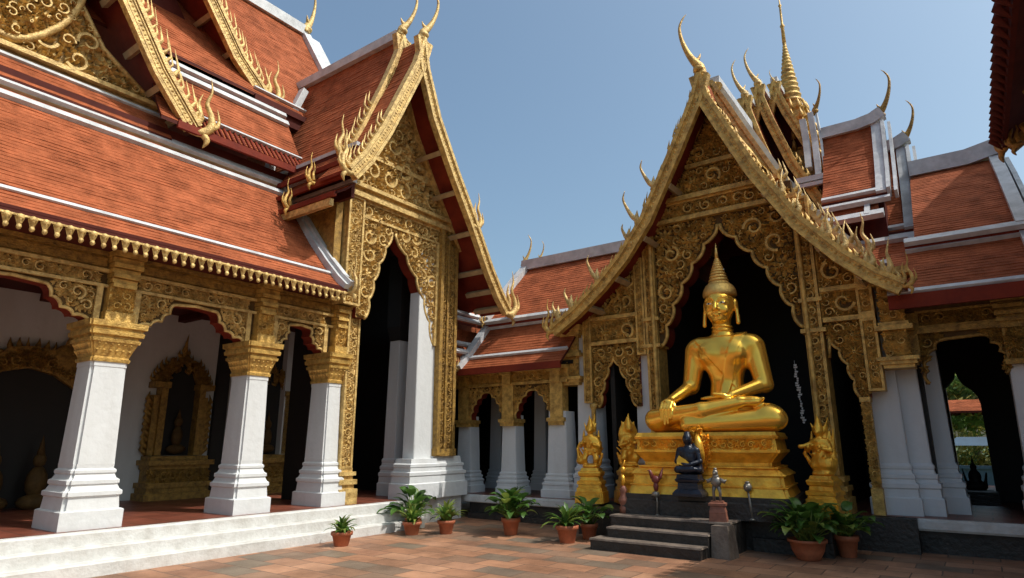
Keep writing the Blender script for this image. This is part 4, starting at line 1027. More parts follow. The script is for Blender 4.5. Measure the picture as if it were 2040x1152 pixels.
# inside walls, painted black for the shade within
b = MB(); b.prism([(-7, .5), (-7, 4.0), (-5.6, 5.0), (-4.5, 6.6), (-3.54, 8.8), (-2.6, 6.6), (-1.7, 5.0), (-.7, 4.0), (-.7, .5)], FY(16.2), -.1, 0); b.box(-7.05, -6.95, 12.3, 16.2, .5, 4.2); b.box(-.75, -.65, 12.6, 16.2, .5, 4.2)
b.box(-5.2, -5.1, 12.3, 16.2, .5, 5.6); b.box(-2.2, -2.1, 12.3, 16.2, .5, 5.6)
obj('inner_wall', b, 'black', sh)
b = MB(); b.box(-7.2, -.7, 11.9, 16.3, .42, .502); obj('floor', b, 'floor', sh)
b = MB(); b.box(-6.3, -.95, 11.62, 11.9, .004, .5); obj('black_plinth', b, 'stone', sh)
# roof: front tier with its overhang, second tier behind
SL = [(-3.55, 8.82), (-3.72, 8.3), (-4.21, 7.35), (-4.93, 6.02), (-5.45, 5.35), (-5.95, 4.86), (-6.55, 4.38), (-7.14, 4.02)]
SR = [(-3.53, 8.82), (-3.42, 8.3), (-3.12, 7.62), (-2.62, 6.52), (-1.98, 5.40), (-1.40, 4.70), (-.95, 4.28), (-.60, 4.05)]
def shift(P, dx, dz, c=-3.54): return [(x + (dx if x > c else -dx), z+dz) for x, z in P]
b = MB(); slope_roof(b, SL, 'Y', 11.33, 12.5); slope_roof(b, SR, 'Y', 11.33, 12.5)
SL2 = [(-3.54, 9.05)] + [(x-.16, z+.14) for x, z in SL[1:6]]; SR2 = [(-3.54, 9.05)] + [(x+.16, z+.14) for x, z in SR[1:6]]
slope_roof(b, SL2, 'Y', 12.15, 16.4); slope_roof(b, SR2, 'Y', 12.15, 16.4)
o = obj('roof', b, ['tile', 'red'], sh)
rl = [Vector((x, 11.3, z)) for x, z in SL]; rr = [Vector((x, 11.3, z)) for x, z in SR]
gable_trim(o, rl, (0, -1, 0), 0, .15, .12, enddir=(-1, -.1, 0), endh=.62, m=('gold', 'gold', 'red'), bw=.19, grow=.1)
gable_trim(o, rr, (0, -1, 0), 0, .15, .12, enddir=(1, -.1, 0), endh=.46, m=('gold', 'gold', 'red'), bw=.19)
soffit_ribs(o, rl, 'Y', 11.36, 12.02, [2.45, 3.35, 4.6, 5.7])
soffit_ribs(o, rr, 'Y', 11.36, 12.02, [2.45, 3.35, 4.6, 5.7])
gable_trim(o, [Vector((x, 12.1, z)) for x, z in SL2], (0, -1, 0), 0, .2, .16, m=('gold', 'gold', 'red'), bw=.2, crest=False)
gable_trim(o, [Vector((x, 12.1, z)) for x, z in SR2], (0, -1, 0), 0, .24, .15, m=('goldpale', 'gold', 'red'), bw=.12, enddir=(.8, -.2, 0), endh=.7, f0=.52, grow=.2)
b = MB(); b.sweep([(x+.02, 12.3, z+.02) for x, z in SR2], (0, 1, 0), -.16, .10, -.02, .09); obj('verge', b, 'trim', o)
# horns standing on the left rake, three upright finials on the right
def rakehorn(x, z, h, d=-1, y=11.28):
    b = MB()
    horn(b, (x, y, z), [(.04, 0, -.06), (d*.03*h, 0, .12*h), (d*.16*h, 0, .24*h), (d*.30*h, 0, .50*h), (d*.40*h, 0, .78*h), (d*.34*h, 0, 1.0*h)], [.06, .065, .05, .034, .022, .004])
    b.tube([(x, y, z-.05), (x+d*.03, y, z+.13), (x+d*.01, y, z+.30)], [.08, .06, .004], 6); obj('rake_finial', b, 'goldpale', o)
rakehorn(-4.62, 6.60, .72); rakehorn(-5.02, 5.95, .78); rakehorn(-5.22, 5.6, .42); rakehorn(-5.98, 4.88, .62); rakehorn(-6.62, 4.40, .46); rakehorn(-6.95, 4.2, .40)
for (x, z, h) in ((-1.60, 4.98, .55), (-1.38, 4.72, .52), (-1.02, 4.36, .45), (-.80, 4.2, .62), (-2.02, 5.5, .42), (-2.25, 5.9, .5)):
    b = MB(); b.tube([(x, 11.28, z-.05), (x-.01, 11.28, z+.08), (x+.03, 11.28, z+.25*h), (x+.0, 11.28, z+.6*h), (x+.06, 11.28, z+h)], [.05, .068, .045, .022, .003], 7); b.tube([(x-.06, 11.28, z-.03), (x-.09, 11.28, z+.14), (x-.05, 11.28, z+.30)], [.05, .05, .003], 6); obj('rake_finial', b, 'goldpale', o)
b = MB(); chofa(b, (-3.54, 11.28, 8.92), (-.35, -.2, 0), 1.30); obj('roof_finial', b, 'gold', o)
b = MB(); b.sweep([(-3.54, 12.2, 9.05), (-3.54, 16.4, 9.05)], (1, 0, 0), -.12, .12, -.04, .18); obj('ridge_cap', b, 'trim', o)

# ================================================================== SPIRE TOWER behind the shrine
tw = thing('spire_tower', (-3.0, 17.5, .5), 'crossed gables behind the shrine carrying a thin tiered golden spire', 'spire tower')
b = MB(); b.box(-4.6, -1.6, 16.6, 19.5, .5, 8.2); obj('tower_wall', b, 'darkred', tw)
def small_gable(parent, xa, y, za, hw, hz, ft, back, m='gold'):
    Lp = [(xa, za), (xa-hw*.22, za-hz*.30), (xa-hw*.55, za-hz*.66), (xa-hw, za-hz)]; Rp = [(2*xa-x, z) for x, z in Lp]
    b = MB(); slope_roof(b, Lp, 'Y', y+.03, back, .06); slope_roof(b, Rp, 'Y', y+.03, back, .06)
    o = obj('gable_roof', b, ['tile', 'red'], parent)
    for P, d in ((Lp, -1), (Rp, 1)):
        gable_trim(o, [Vector((x, y, z)) for x, z in P], (0, -1, 0), 0, .16, .15, m=(m, m, m), bw=.16, enddir=(d, -.2, 0), endh=.5, f0=.6, grow=.2)
    c = MB(); c.prism([(xa-hw*.9, za-hz), (xa+hw*.9, za-hz), (xa, za-.25)], FY(y+.5), -.1, 0)
    obj('gable_wall', c, 'darkred', o)
    c = MB(); chofa(c, (xa, y-.02, za+.05), (-.5, -.3, 0), ft); obj('roof_finial', c, 'goldpale', o)
    c = MB(); c.sweep([(xa, y, za+.02), (xa, back, za+.02)], (1, 0, 0), -.09, .09, -.02, .14); obj('ridge_cap', c, 'trim', o)
    return o
small_gable(tw, -3.56, 14.8, 10.02, 1.25, 3.9, 1.0, 17.5)
small_gable(tw, -3.38, 15.5, 10.62, 1.25, 3.6, 1.05, 17.5)
small_gable(tw, -3.18, 16.5, 11.15, 1.35, 3.2, .35, 17.9)
b = MB(); b.box(-4.35, -1.95, 16.9, 19, 8.2, 9.2); cx, cy = -3.0, 17.6
for k in range(5):
    z = 9.2 + k*.34; q = .60 - k*.07
    b.stack(cx, cy, [(z, q*1.0, q*1.0), (z+.10, q*1.12, q*1.12), (z+.14, q*.95, q*.95), (z+.34, q*.86, q*.86)], .2)
    for a in range(12):
        w_ = a*math.pi/6 + .1; rr_ = q*1.15
        b.tube([(cx+rr_*math.cos(w_), cy+rr_*math.sin(w_), z+.05), (cx+rr_*1.08*math.cos(w_), cy+rr_*1.08*math.sin(w_), z+.2), (cx+rr_*.98*math.cos(w_), cy+rr_*.98*math.sin(w_), z+.40)], [.075, .05, .004], 5)
o = obj('spire_base', b, 'gold', tw)
b = MB(); z = 10.9; pr_ = []
r0 = .44
for k in range(15):
    f = (1 - k/15.0)**1.35; rr_ = .045 + .26*f; hh = .085 + .11*f
    pr_ += [(rr_*.80, z), (rr_, z+hh*.3), (rr_*1.02, z+hh*.55), (rr_*.78, z+hh*.9)]; z += hh
pr_ += [(.055, z), (.045, z+.5), (.07, z+.55), (.035, z+.62), (.028, z+1.2), (.05, z+1.25), (.02, z+1.3), (.004, z+2.3)]
b.lathe(cx, cy, pr_, 14); obj('spire', b, 'gold', tw)
b = MB()
b.sweep([(-2.50, 16.0, 9.55), (-2.46, 15.9, 8.9), (-2.42, 15.6, 8.05)], (1, 0, 0), -.08, .06, -.05, .10)
b.sweep([(-2.30, 15.95, 9.65), (-2.26, 15.85, 8.8), (-2.22, 15.5, 7.75)], (1, 0, 0), -.07, .06, -.05, .10)
b.sweep([(-2.20, 16.0, 9.7), (-2.14, 15.9, 8.8), (-2.10, 15.55, 7.72)], (1, 0, 0), -.02, .03, -.12, .06)
b.sweep([(-2.75, 15.4, 7.72), (-2.12, 15.4, 7.72)], (0, 1, 0), -.06, .06, -.06, .07); b.sweep([(-2.85, 15.3, 7.55), (-2.12, 15.3, 7.55)], (0, 1, 0), -.05, .05, -.05, .04)
obj('verge', b, 'trim', tw)
b = MB(); chofa(b, (-2.2, 15.95, 9.7), (.6, -.3, 0), .85); obj('roof_finial', b, 'patina', tw)

# ================================================================== RIGHT HALL (telescoped roofs) AND RIGHT GALLERY
rh = thing('rear_hall', (-1.5, 18, .5), 'rear hall with two stepped red roofs edged in grey white, right of the spire', 'temple hall')
def tele(parent, x0, x1, zr, ze, yr, ye, fin=0.0, slope_n=3, vx=.12):
    pts = [(yr, zr)]
    for k in range(1, slope_n+1):
        t = k/slope_n; pts.append((yr + (ye-yr)*t, zr + (ze-zr)*(t + .10*math.sin(math.pi*t)*(1 if ze < zr else 0))))
    pts = pts[::-1]
    b = MB(); b.roof(pts, 'X', x0, x1, .07); b.roof([(2*yr-y, z) for y, z in pts], 'X', x0, x1, .07)
    o = obj('roof', b, ['tile', 'darkred'], parent)
    b = MB(); b.sweep([(x0, yr, zr), (x1-.5, yr, zr), (x1-.15, yr, zr+.06), (x1+.1, yr, zr+.18)], (0, 1, 0), -.14, .14, -.05, .22); obj('ridge_cap', b, 'trim', o)
    b = MB()
    P = [(y, z) for y, z in pts]
    b.sweep([(x1, y, z) for y, z in P], (1, 0, 0), -.20, -.01, -.04, .07); b.sweep([(x1, y, z) for y, z in P], (1, 0, 0), .0, .07, -.14, .12)
    b.sweep([(x1+.14, y, z-.06) for y, z in P], (1, 0, 0), -.01, .05, -.12, .08)
    b.sweep([(x0, pts[0][0]+.06, pts[0][1]+.10), (x1-.05, pts[0][0]+.06, pts[0][1]+.10)], (0, .7, .7), -.05, .05, -.06, .05)
    b.sweep([(x0, pts[0][0]-.05, pts[0][1]-.14), (x1+.05, pts[0][0]-.05, pts[0][1]-.14)], (0, .7, .7), -.05, .05, -.06, .05)
    obj('verge', b, 'trim', o)
    b = MB(); b.box(x0, x1-.1, pts[0][0]+.15, 2*yr-pts[0][0]-.15, ze-1.5, ze-.05); obj('gable_wall', b, 'darkred', o)
    if fin:
        b = MB(); chofa(b, (x1+.02, yr, zr+.2), (1, -.2, 0), fin); obj('roof_finial', b, 'patina', o)
    return o
tele(rh, -2.12, -.86, 8.95, 6.75, 16.0, 14.6, 1.15)
b = MB(); b.roof([(14.3, 6.15), (14.7, 6.6)], 'X', -3, -1.05, .07); o = obj('lower_roof', b, ['tile', 'darkred'], rh)
b = MB(); b.sweep([(-3, 14.3, 6.22), (-.95, 14.3, 6.22)], (0, .7, .7), -.1, .09, -.06, .06); b.sweep([(-1.25, 14.28, 6.2), (-1.25, 14.75, 6.66)], (1, 0, 0), -.05, .05, -.02, .07); b.sweep([(-3, 14.72, 6.62), (-1.1, 14.72, 6.62)], (0, .7, .7), -.04, .04, -.06, .06); obj('white_band', b, 'trim', o)
tele(rh, -1.9, -.47, 8.45, 5.95, 16.6, 14.9, 1.0)
b = MB(); b.roof([(13.9, 4.98), (14.7, 5.72)], 'X', -3, -.5, .07); o = obj('lower_roof', b, ['tile', 'darkred'], rh)
b = MB(); b.sweep([(-3, 14.62, 5.70), (-.5, 14.62, 5.70)], (0, .7, .7), -.07, .07, -.06, .06); b.sweep([(-.55, 13.9, 5.0), (-.55, 14.7, 5.74)], (1, 0, 0), -.07, .07, -.02, .09); b.sweep([(-1.1, 13.9, 5.04), (-.5, 13.9, 5.04)], (0, .7, .7), -.07, .07, -.06, .06); obj('white_band', b, 'trim', o)

rw = thing('right_gallery', (.1, 14, .5), 'right gallery with shaded red roof, white columns and a doorway through to the garden', 'temple gallery')
RX = 1.12
b = MB(); b.box(-1.95, 3.2, 11.80, 22, .33, .5); b.box(-1.95, 3.2, 11.76, 11.82, .36, .47); obj('floor_edge', b, 'kerb', rw)
b = MB(); b.box(-1.9, 3.2, 11.9, 22, .004, .33); obj('black_plinth', b, 'stone', rw)
b = MB(); b.add([(-.7, 11.9, .503), (3.2, 11.9, .503), (3.2, 22, .503), (-.7, 22, .503)], [(0, 1, 2, 3)]); obj('tiled_floor', b, 'floor', rw)
prA = [(11.62, 3.92), (12.0, 4.24), (12.5, 4.62), (13.0, 4.98)]
prB = [(12.95, 5.12), (14.0, 5.98), (15.0, 6.78), (16.0, 7.50)]
b = MB(); b.roof(prA, 'X', -.9, 3.0, .07); b.roof(prB, 'X', -.46, RX, .07); b.roof([(16, 7.5), (19.5, 4.4)], 'X', -.46, RX, .07)
o = obj('roof', b, ['tile', 'darkred'], rw)
b = MB()
b.sweep([(-.62, 12.98, 4.98), (RX, 12.98, 4.98)], (0, .7, .6), -.08, .07, -.02, .07); b.sweep([(-.62, 12.9, 5.10), (RX, 12.9, 5.10)], (0, .7, .6), -.07, .09, -.02, .07)
b.sweep([(-.9, 11.66, 3.96), (3.0, 11.66, 3.96)], (0, .7, .6), -.045, .045, -.02, .05)
obj('white_band', b, 'trim', o)
b = MB(); b.box(-.9, 3.0, 11.58, 11.66, 3.70, 3.925); b.box(-.62, RX, 12.9, 13, 4.99, 5.08); obj('eave_board', b, 'red', o)
b = MB()
b.sweep([(RX-.02, y, z) for y, z in prB], (1, 0, 0), -.12, .08, -.03, .10); b.sweep([(RX+.14, y, z-.1) for y, z in prB], (1, 0, 0), -.03, .05, -.1, .08)
b.sweep([(RX-.02, y, z) for y, z in prA], (1, 0, 0), -.10, .08, -.03, .10)
obj('verge', b, 'trim', o)
b = MB(); b.sweep([(-.46, 16, 7.5), (.6, 16, 7.5), (RX+.1, 16, 7.62)], (0, 1, 0), -.16, .16, -.05, .30); obj('ridge_cap', b, 'trim', o)
for p, d in (((RX+.1, 15.95, 7.75), (-.6, -1, 0)), ((RX+.1, 12.6, 5.0), (.2, -1, 0)), ((RX+.1, 13.0, 5.1), (.2, -1, 0))):
    b = MB(); naga(b, p, d, .5); obj('roof_finial', b, 'trim', o)
plain_col(rw, -.66, 13.2, .5, .38, .36, 3.7)
plain_col(rw, .72, 12.45, .5, .34, .34, 2.9)
FR = FY(12.25); b = MB()
x0, x1 = -.60, .50
L_ = scallop((x0+.06, 2.55), (-.25, 3.25), 4, .06, .10, 5, 1); R_ = scallop((.22, 3.28), (x1-.04, 2.65), 4, .06, .10, 5, 1)
b.prism([(x0, 2.55)] + L_ + R_ + [(x1, 2.65), (x1, 3.36), (x0, 3.36)], FR, -.22, 0, 1, 0); edge_bead(b, L_+R_, FR, 0, .03)
scrolls(b, FR, [(x0, 2.6)] + [(a, z+.03) for a, z in L_] + [(-.25, 3.34), (x0, 3.34)], .12, .03, .06, 95, 0); scrolls(b, FR, [(.22, 3.34)] + [(a, z+.03) for a, z in R_] + [(x1, 3.34)], .12, .03, .06, 96, 0)
b.fbox(FR, x0, x1, 3.36, 3.45, -.25, .09)
b.fbox(FR, x0, x1, 3.45, 3.74, -.2, .0, 1); frame_rect(b, FR, x0, x1, 3.45, 3.74, .04, 0, .06); scrolls(b, FR, [(x0+.05, 3.5), (x1-.05, 3.5), (x1-.05, 3.7), (x0+.05, 3.7)], .11, .03, .055, 97, 0)
b.fbox(FR, -.9, 3, 3.74, 3.90, -.2, .05, 1); b.fbox(FR, -.9, 3, 3.88, 3.95, -.2, .10)
obj('arch_panel', b, ['patina', 'lacq'], rw)
b = MB()
b.fbox(FR, .50, .82, 2.85, 3.88, -.3, .10); b.fbox(FR, .47, .85, 2.78, 2.86, -.32, .14); 
for k in range(5): b.fbox(FR, .46-.01*k, .86+.01*k, 3.34+.1*k, 3.40+.1*k, -.3, .13+.02*k)
scrolls(b, FR, [(.54, 2.9), (.78, 2.9), (.78, 3.3), (.54, 3.3)], .1, .03, .05, 98, 0, .10)
b.fbox(FR, .62, 3, 2.86, 3.7, -.3, .0)
obj('bracket', b, 'patina', rw)
b = MB(); b.fbox(FR, -.88, -.60, 2.9, 3.72, -.25, .05); obj('bracket', b, 'patina', rw)
# back wall with the pointed doorway that opens on the garden
FB = FY(16.0); da, db = -.62, .10
arch = [(db, .5), (db, 2.40), (db-.03, 2.56), (db-.12, 2.70), (db-.24, 2.80), (-.21, 2.94), (-.24, 3.08), (-.27, 2.94), (da+.24, 2.80), (da+.12, 2.70), (da+.03, 2.56), (da, 2.40), (da, .5)]
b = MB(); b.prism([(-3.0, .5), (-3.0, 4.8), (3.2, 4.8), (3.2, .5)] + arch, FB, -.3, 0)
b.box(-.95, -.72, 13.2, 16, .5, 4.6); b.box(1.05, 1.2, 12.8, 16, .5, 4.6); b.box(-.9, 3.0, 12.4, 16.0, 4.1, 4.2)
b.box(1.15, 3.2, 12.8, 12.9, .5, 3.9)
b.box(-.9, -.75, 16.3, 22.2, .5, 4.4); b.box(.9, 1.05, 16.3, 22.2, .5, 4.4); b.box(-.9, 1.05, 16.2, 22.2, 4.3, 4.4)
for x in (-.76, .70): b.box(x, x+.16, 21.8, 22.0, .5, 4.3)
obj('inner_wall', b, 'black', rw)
b = MB(); b.prism(arch + [(da-.10, .5), (da-.10, 2.3), (da+.12, 2.85), (-.24, 3.25), (db-.12, 2.85), (db+.10, 2.3), (db+.10, .5)], FB, 0.002, .06)
obj('door_frame', b, 'black', rw)
b = MB()
for k in range(4): b.box(-.68, .14, 15.5-.16*(3-k), 15.98, .505+.05*k, .553+.05*k)
obj('step', b, 'stone', rw)
# near eave of a building at the right edge
re_ = thing('right_side_hall', (2.4, 10.5, 0), 'dark scalloped eave of a hall at the right edge of the picture', 'temple hall')
b = MB(); b.roof([(1.0, 6.55), (1.8, 7.15), (2.6, 7.75), (3.6, 8.6)], 'Y', 7.6, 12.7, .09)
b.roof([(3.6, 8.6), (6.5, 6.0)], 'Y', 7.6, 12.7, .09)
b.roof([(3.1, 9.6), (4.2, 12.8)], 'Y', 12.8, 21, .09); b.roof([(4.2, 12.8), (7.5, 9.0)], 'Y', 12.8, 21, .09)  # tall far block, out of view, added to shade the right gallery
o = obj('roof', b, ['tile', 'darkred'], re_)
b = MB(); y = 7.7
b.box(.98, 1.04, 7.6, 12.7, 6.40, 6.56)
while y < 12.7:
    b.tube([(1.06, y, 6.62), (.92, y, 6.60), (.86, y+.02, 6.52), (.97, y, 6.34)], [.07, .10, .06, .01], 6); y += .24
obj('eave_board', b, 'darkred', o)
for p, d, h in (((1.0, 12.7, 6.5), (-.4, 1, 0), .7), ((1.15, 12.2, 6.3), (-.6, .3, 0), .5)):
    b = MB(); naga(b, p, d, h); obj('eave_finial', b, 'patina', o)
b = MB(); b.sweep([(1.0, 12.72, 6.55), (1.8, 12.72, 7.15), (2.6, 12.72, 7.75), (3.6, 12.72, 8.6)], (0, 1, 0), -.06, .08, -.25, .08); obj('bargeboard', b, 'patina', o)
b = MB(); b.box(2.0, 2.2, 7.6, 12.5, .004, 7.0); b.box(2.2, 6.0, 12.3, 12.5, .004, 6.0); b.box(2.2, 6.0, 7.6, 7.8, .004, 6.0); b.box(3.4, 6.8, 13, 20.8, .004, 9.8); obj('wall', b, 'white', re_)  # unseen walls, white to bounce light onto the shrine; last box carries the added block
b = MB()
for y in (8.2, 9.4, 10.6, 11.8):
    b = MB(); b.tube([(2.0, y, 5.0), (1.55, y, 5.6), (1.2, y, 6.42)], [.05, .07, .05], 6); obj('eave_bracket', b, 'patina', re_)
# ================================================================== SCULPTED FIGURES (one smooth surface each, from blended volumes)
class SDF:
    def __init__(s, lo, hi, vx):
        s.lo = np.array(lo, np.float32); s.vx = vx
        n = np.ceil((np.array(hi) - np.array(lo))/vx).astype(int) + 1
        s.n = n
        ax = [lo[i] + vx*np.arange(n[i], dtype=np.float32) for i in range(3)]
        s.X = ax[0][:, None, None]; s.Y = ax[1][None, :, None]; s.Z = ax[2][None, None, :]
        s.d = np.full(tuple(n), 9.0, np.float32)
    def cap(s, a, b, ra, rb):
        a = np.array(a, np.float32); b = np.array(b, np.float32); ab = b - a; l2 = float(ab @ ab) + 1e-9
        t = np.clip(((s.X-a[0])*ab[0] + (s.Y-a[1])*ab[1] + (s.Z-a[2])*ab[2])/l2, 0, 1)
        return np.sqrt((s.X-a[0]-t*ab[0])**2 + (s.Y-a[1]-t*ab[1])**2 + (s.Z-a[2]-t*ab[2])**2) - (ra + (rb-ra)*t)
    def ell(s, c, r):
        k0 = np.sqrt(((s.X-c[0])/r[0])**2 + ((s.Y-c[1])/r[1])**2 + ((s.Z-c[2])/r[2])**2)
        k1 = np.sqrt(((s.X-c[0])/r[0]**2)**2 + ((s.Y-c[1])/r[1]**2)**2 + ((s.Z-c[2])/r[2]**2)**2) + 1e-6
        return (k0*(k0-1)/k1).astype(np.float32)
    def add(s, e, k=0.05):
        if k <= 0: s.d = np.minimum(s.d, e); return
        h = np.clip(0.5 + 0.5*(s.d - e)/k, 0, 1); s.d = s.d*(1-h) + e*h - k*h*(1-h)
    def sub(s, e, k=0.03):
        h = np.clip(0.5 - 0.5*(s.d + e)/k, 0, 1); s.d = s.d*(1-h) - e*h + k*h*(1-h)
    def mesh(s):
        """surface nets"""
        d = s.d; ins = d < 0; n = s.n
        c = np.zeros(tuple(n-1), int)
        for dx in (0, 1):
            for dy in (0, 1):
                for dz in (0, 1):
                    c += ins[dx:n[0]-1+dx, dy:n[1]-1+dy, dz:n[2]-1+dz]
        act = (c > 0) & (c < 8); idx = -np.ones(tuple(n-1), int); ii = np.argwhere(act); idx[act] = np.arange(len(ii))
        acc = np.zeros((len(ii), 3)); cnt = np.zeros(len(ii))
        cr = [(x, y, z) for x in (0, 1) for y in (0, 1) for z in (0, 1)]
        for p in cr:
            for ax in range(3):
                if p[ax]: continue
                q = list(p); q[ax] = 1
                a = d[ii[:, 0]+p[0], ii[:, 1]+p[1], ii[:, 2]+p[2]]; b = d[ii[:, 0]+q[0], ii[:, 1]+q[1], ii[:, 2]+q[2]]
                m = (a < 0) != (b < 0); t = np.where(m, a/np.where(m, a-b, 1), 0)
                pt = np.array(p)[None, :].repeat(len(ii), 0).astype(float); pt[:, ax] += t
                acc[m] += pt[m]; cnt[m] += 1
        V = (ii + acc/cnt[:, None])*s.vx + s.lo
        F = []
        for ax in range(3):
            a = [slice(None)]*3; b = [slice(None)]*3; a[ax] = slice(0, -1); b[ax] = slice(1, None)
            A = ins[tuple(a)]; B = ins[tuple(b)]; ch = np.argwhere(A != B)
            u, v = (ax+1) % 3, (ax+2) % 3
            ok = (ch[:, u] > 0) & (ch[:, v] > 0) & (ch[:, u] < n[u]-1) & (ch[:, v] < n[v]-1); ch = ch[ok]
            fl = A[tuple(ch.T)]
            def g(du, dv):
                q = ch.copy(); q[:, u] -= du; q[:, v] -= dv; return idx[tuple(q.T)]
            Q = np.stack([g(1, 1), g(0, 1), g(0, 0), g(1, 0)], 1)
            Q[~fl] = Q[~fl][:, ::-1]; F.append(Q)
        return V, np.concatenate(F)
def sculpt(name, s, mats, parent, loc, rz, sc=1.0):
    V, F = s.mesh()
    me = bpy.data.meshes.new(name); 
    c, sn = math.cos(rz), math.sin(rz); V = V*sc
    W = np.stack([V[:, 0]*c - V[:, 1]*sn + loc[0], V[:, 0]*sn + V[:, 1]*c + loc[1], V[:, 2] + loc[2]], 1)
    me.from_pydata(W.tolist(), [], F.tolist()); me.polygons.foreach_set('use_smooth', [True]*len(F)); me.update()
    for k in mats: me.materials.append(M[k])
    o = bpy.data.objects.new(name, me); COL.objects.link(o)
    if parent is not None:
        o.parent = parent
        if parent.type == 'EMPTY': o.matrix_parent_inverse = Matrix.Translation(parent.location).inverted()
    return o

# ---- black stone base, stairs and gilded pedestal
AP = R(7); PC = Vector((-3.79, 11.12, 0))
def prot(x, y, a=AP, c=PC): return (c.x + x*math.cos(a) - y*math.sin(a), c.y + x*math.sin(a) + y*math.cos(a))
st = thing('stone_platform', (-3.8, 10.9, 0), 'blackened stone platform with low ledges carrying the gilded statue pedestal', 'stone platform')
b = MB(); b.stack(PC.x, PC.y+.02, [(.46, 1.36, .92), (.70, 1.36, .92), (.72, 1.33, .89), (.80, 1.33, .89)], 0, 0, AP)
obj('base_block', b, 'stone', st)
b = MB(); b.box(-6.2, -1.95, 10.62, 11.62, .004, .40); b.box(-3.1, -1.98, 10.56, 11.6, .40, .46); b.box(-6.2, -5.0, 10.56, 11.6, .40, .46); b.box(-3.05, -1.93, 10.52, 10.62, .004, .20)
obj('ledge', b, 'stone', st)
sr = thing('stone_stairs', (-4.2, 9.8, 0), 'black stone stairs with pale treads in front of the golden statue', 'stairs')
b = MB()
def step(mb, x0, x1, y0, y1, z0, z1):
    mb.box(x0, x1, y0, y1, z0, z1-.025, 0)
    mb.rings([[(x0-.015, y0-.018, z1-.024), (x1+.015, y0-.018, z1-.024), (x1+.015, y1, z1-.024), (x0-.015, y1, z1-.024)], [(x0-.01, y0-.008, z1), (x1+.01, y0-.008, z1), (x1+.01, y1, z1), (x0-.01, y1, z1)]], 1)
step(b, -5.18, -3.42, 9.22, 9.56, .004, .17); step(b, -5.02, -3.40, 9.50, 9.84, .004, .32)
obj('step', b, ['stone', 'tread'], sr)
b = MB(); step(b, -5.10, -3.16, 9.78, 10.50, .004, .475); obj('landing', b, ['stone', 'tread'], sr)
b = MB(); b.rings([[(-3.385, 9.56, .004), (-3.10, 9.50, .004), (-3.06, 9.80, .004), (-3.385, 9.785, .004)], [(-3.375, 9.60, .44), (-3.13, 9.58, .45), (-3.10, 9.80, .45), (-3.375, 9.785, .44)]]); obj('cheek_block', b, 'tread', sr)

pd = thing('gilded_pedestal', (PC.x, PC.y, .8), 'broad stepped gilded pedestal with a flame emblem under the seated statue', 'pedestal')
b = MB()
P = [(.80, 1.27, .85), (.93, 1.22, .81), (.94, 1.245, .83), (.955, 1.245, .83), (.96, 1.20, .79), (1.10, 1.185, .775), (1.105, 1.215, .80), (1.125, 1.225, .81), (1.135, 1.215, .80), (1.22, 1.10, .70), (1.23, 1.12, .72), (1.25, 1.12, .72),
     (1.26, 1.02, .63), (1.31, 1.02, .63), (1.36, 1.06, .66), (1.46, 1.15, .74), (1.47, 1.17, .76), (1.51, 1.17, .76), (1.515, 1.13, .72), (1.68, 1.11, .70), (1.685, 1.15, .74), (1.72, 1.16, .75), (1.735, 1.14, .73), (1.79, 1.12, .71)]
b.stack(PC.x, PC.y, P, .07, 0, AP)
F = Fr((PC.x, PC.y, 0), (math.cos(AP), math.sin(AP), 0), (0, 0, 1), (math.sin(AP), -math.cos(AP), 0))
scrolls(b, F, [(-1.05, 1.525), (1.05, 1.525), (1.05, 1.675), (-1.05, 1.675)], .06, .02, .022, 201, 0, .715)
obj('pedestal_body', b, 'plinthgold', pd)
b = MB(); F.o = Vector((PC.x, PC.y, 0))
e = [(-.05, 1.20), (.10, 1.24), (.17, 1.36), (.20, 1.50), (.15, 1.62), (.18, 1.72), (.08, 1.80), (.05, 1.90), (-.02, 1.82), (-.10, 1.84), (-.14, 1.74), (-.22, 1.70), (-.18, 1.58), (-.12, 1.48), (-.08, 1.36)]
e = [(x-.06, z) for x, z in e]
b.prism(e, F, .70, .80); scrolls(b, F, e, .09, .025, .05, 202, 0, .80); b.tube([F(-.06, 1.78, .80), F(-.03, 1.6, .88), F(0, 1.42, .86), F(.02, 1.24, .78)], [.03, .075, .065, .01], 7)
obj('flame_emblem', b, 'plinthgold', pd)

# ---- the seated golden statue
AB = R(1); SO = prot(.19, .06)
s = SDF((-1.32, -.98, -.04), (1.32, .55, 3.45), .0165)              # local: x image-right, y back (front is -y), z up
# legs
s.add(s.cap((-.24, -.02, .25), (-.90, -.50, .21), .25, .195)); s.add(s.cap((.24, -.02, .25), (.87, -.48, .22), .25, .20), .06)
s.add(s.ell((-.95, -.52, .20), (.22, .21, .19)), .06); s.add(s.ell((.90, -.48, .235), (.22, .22, .22)), .06)
s.add(s.cap((1.0, -.52, .20), (-.35, -.76, .13), .19, .125), .05)     # lower shin
s.add(s.cap((-1.0, -.58, .24), (-.1, -.74, .35), .165, .13), .04); s.add(s.cap((-.1, -.74, .35), (.50, -.62, .47), .13, .095), .05)
s.add(s.ell((.66, -.56, .475), (.19, .11, .08)), .05)
for k in range(5): s.add(s.cap((.80+.012*k, -.60+.035*k, .49-.012*k), (.865-.01*k, -.60+.035*k, .51-.01*k), .024, .02), .012)
s.add(s.ell((0, -.05, .26), (.52, .40, .28)), .08)
s.X = s.X - .13
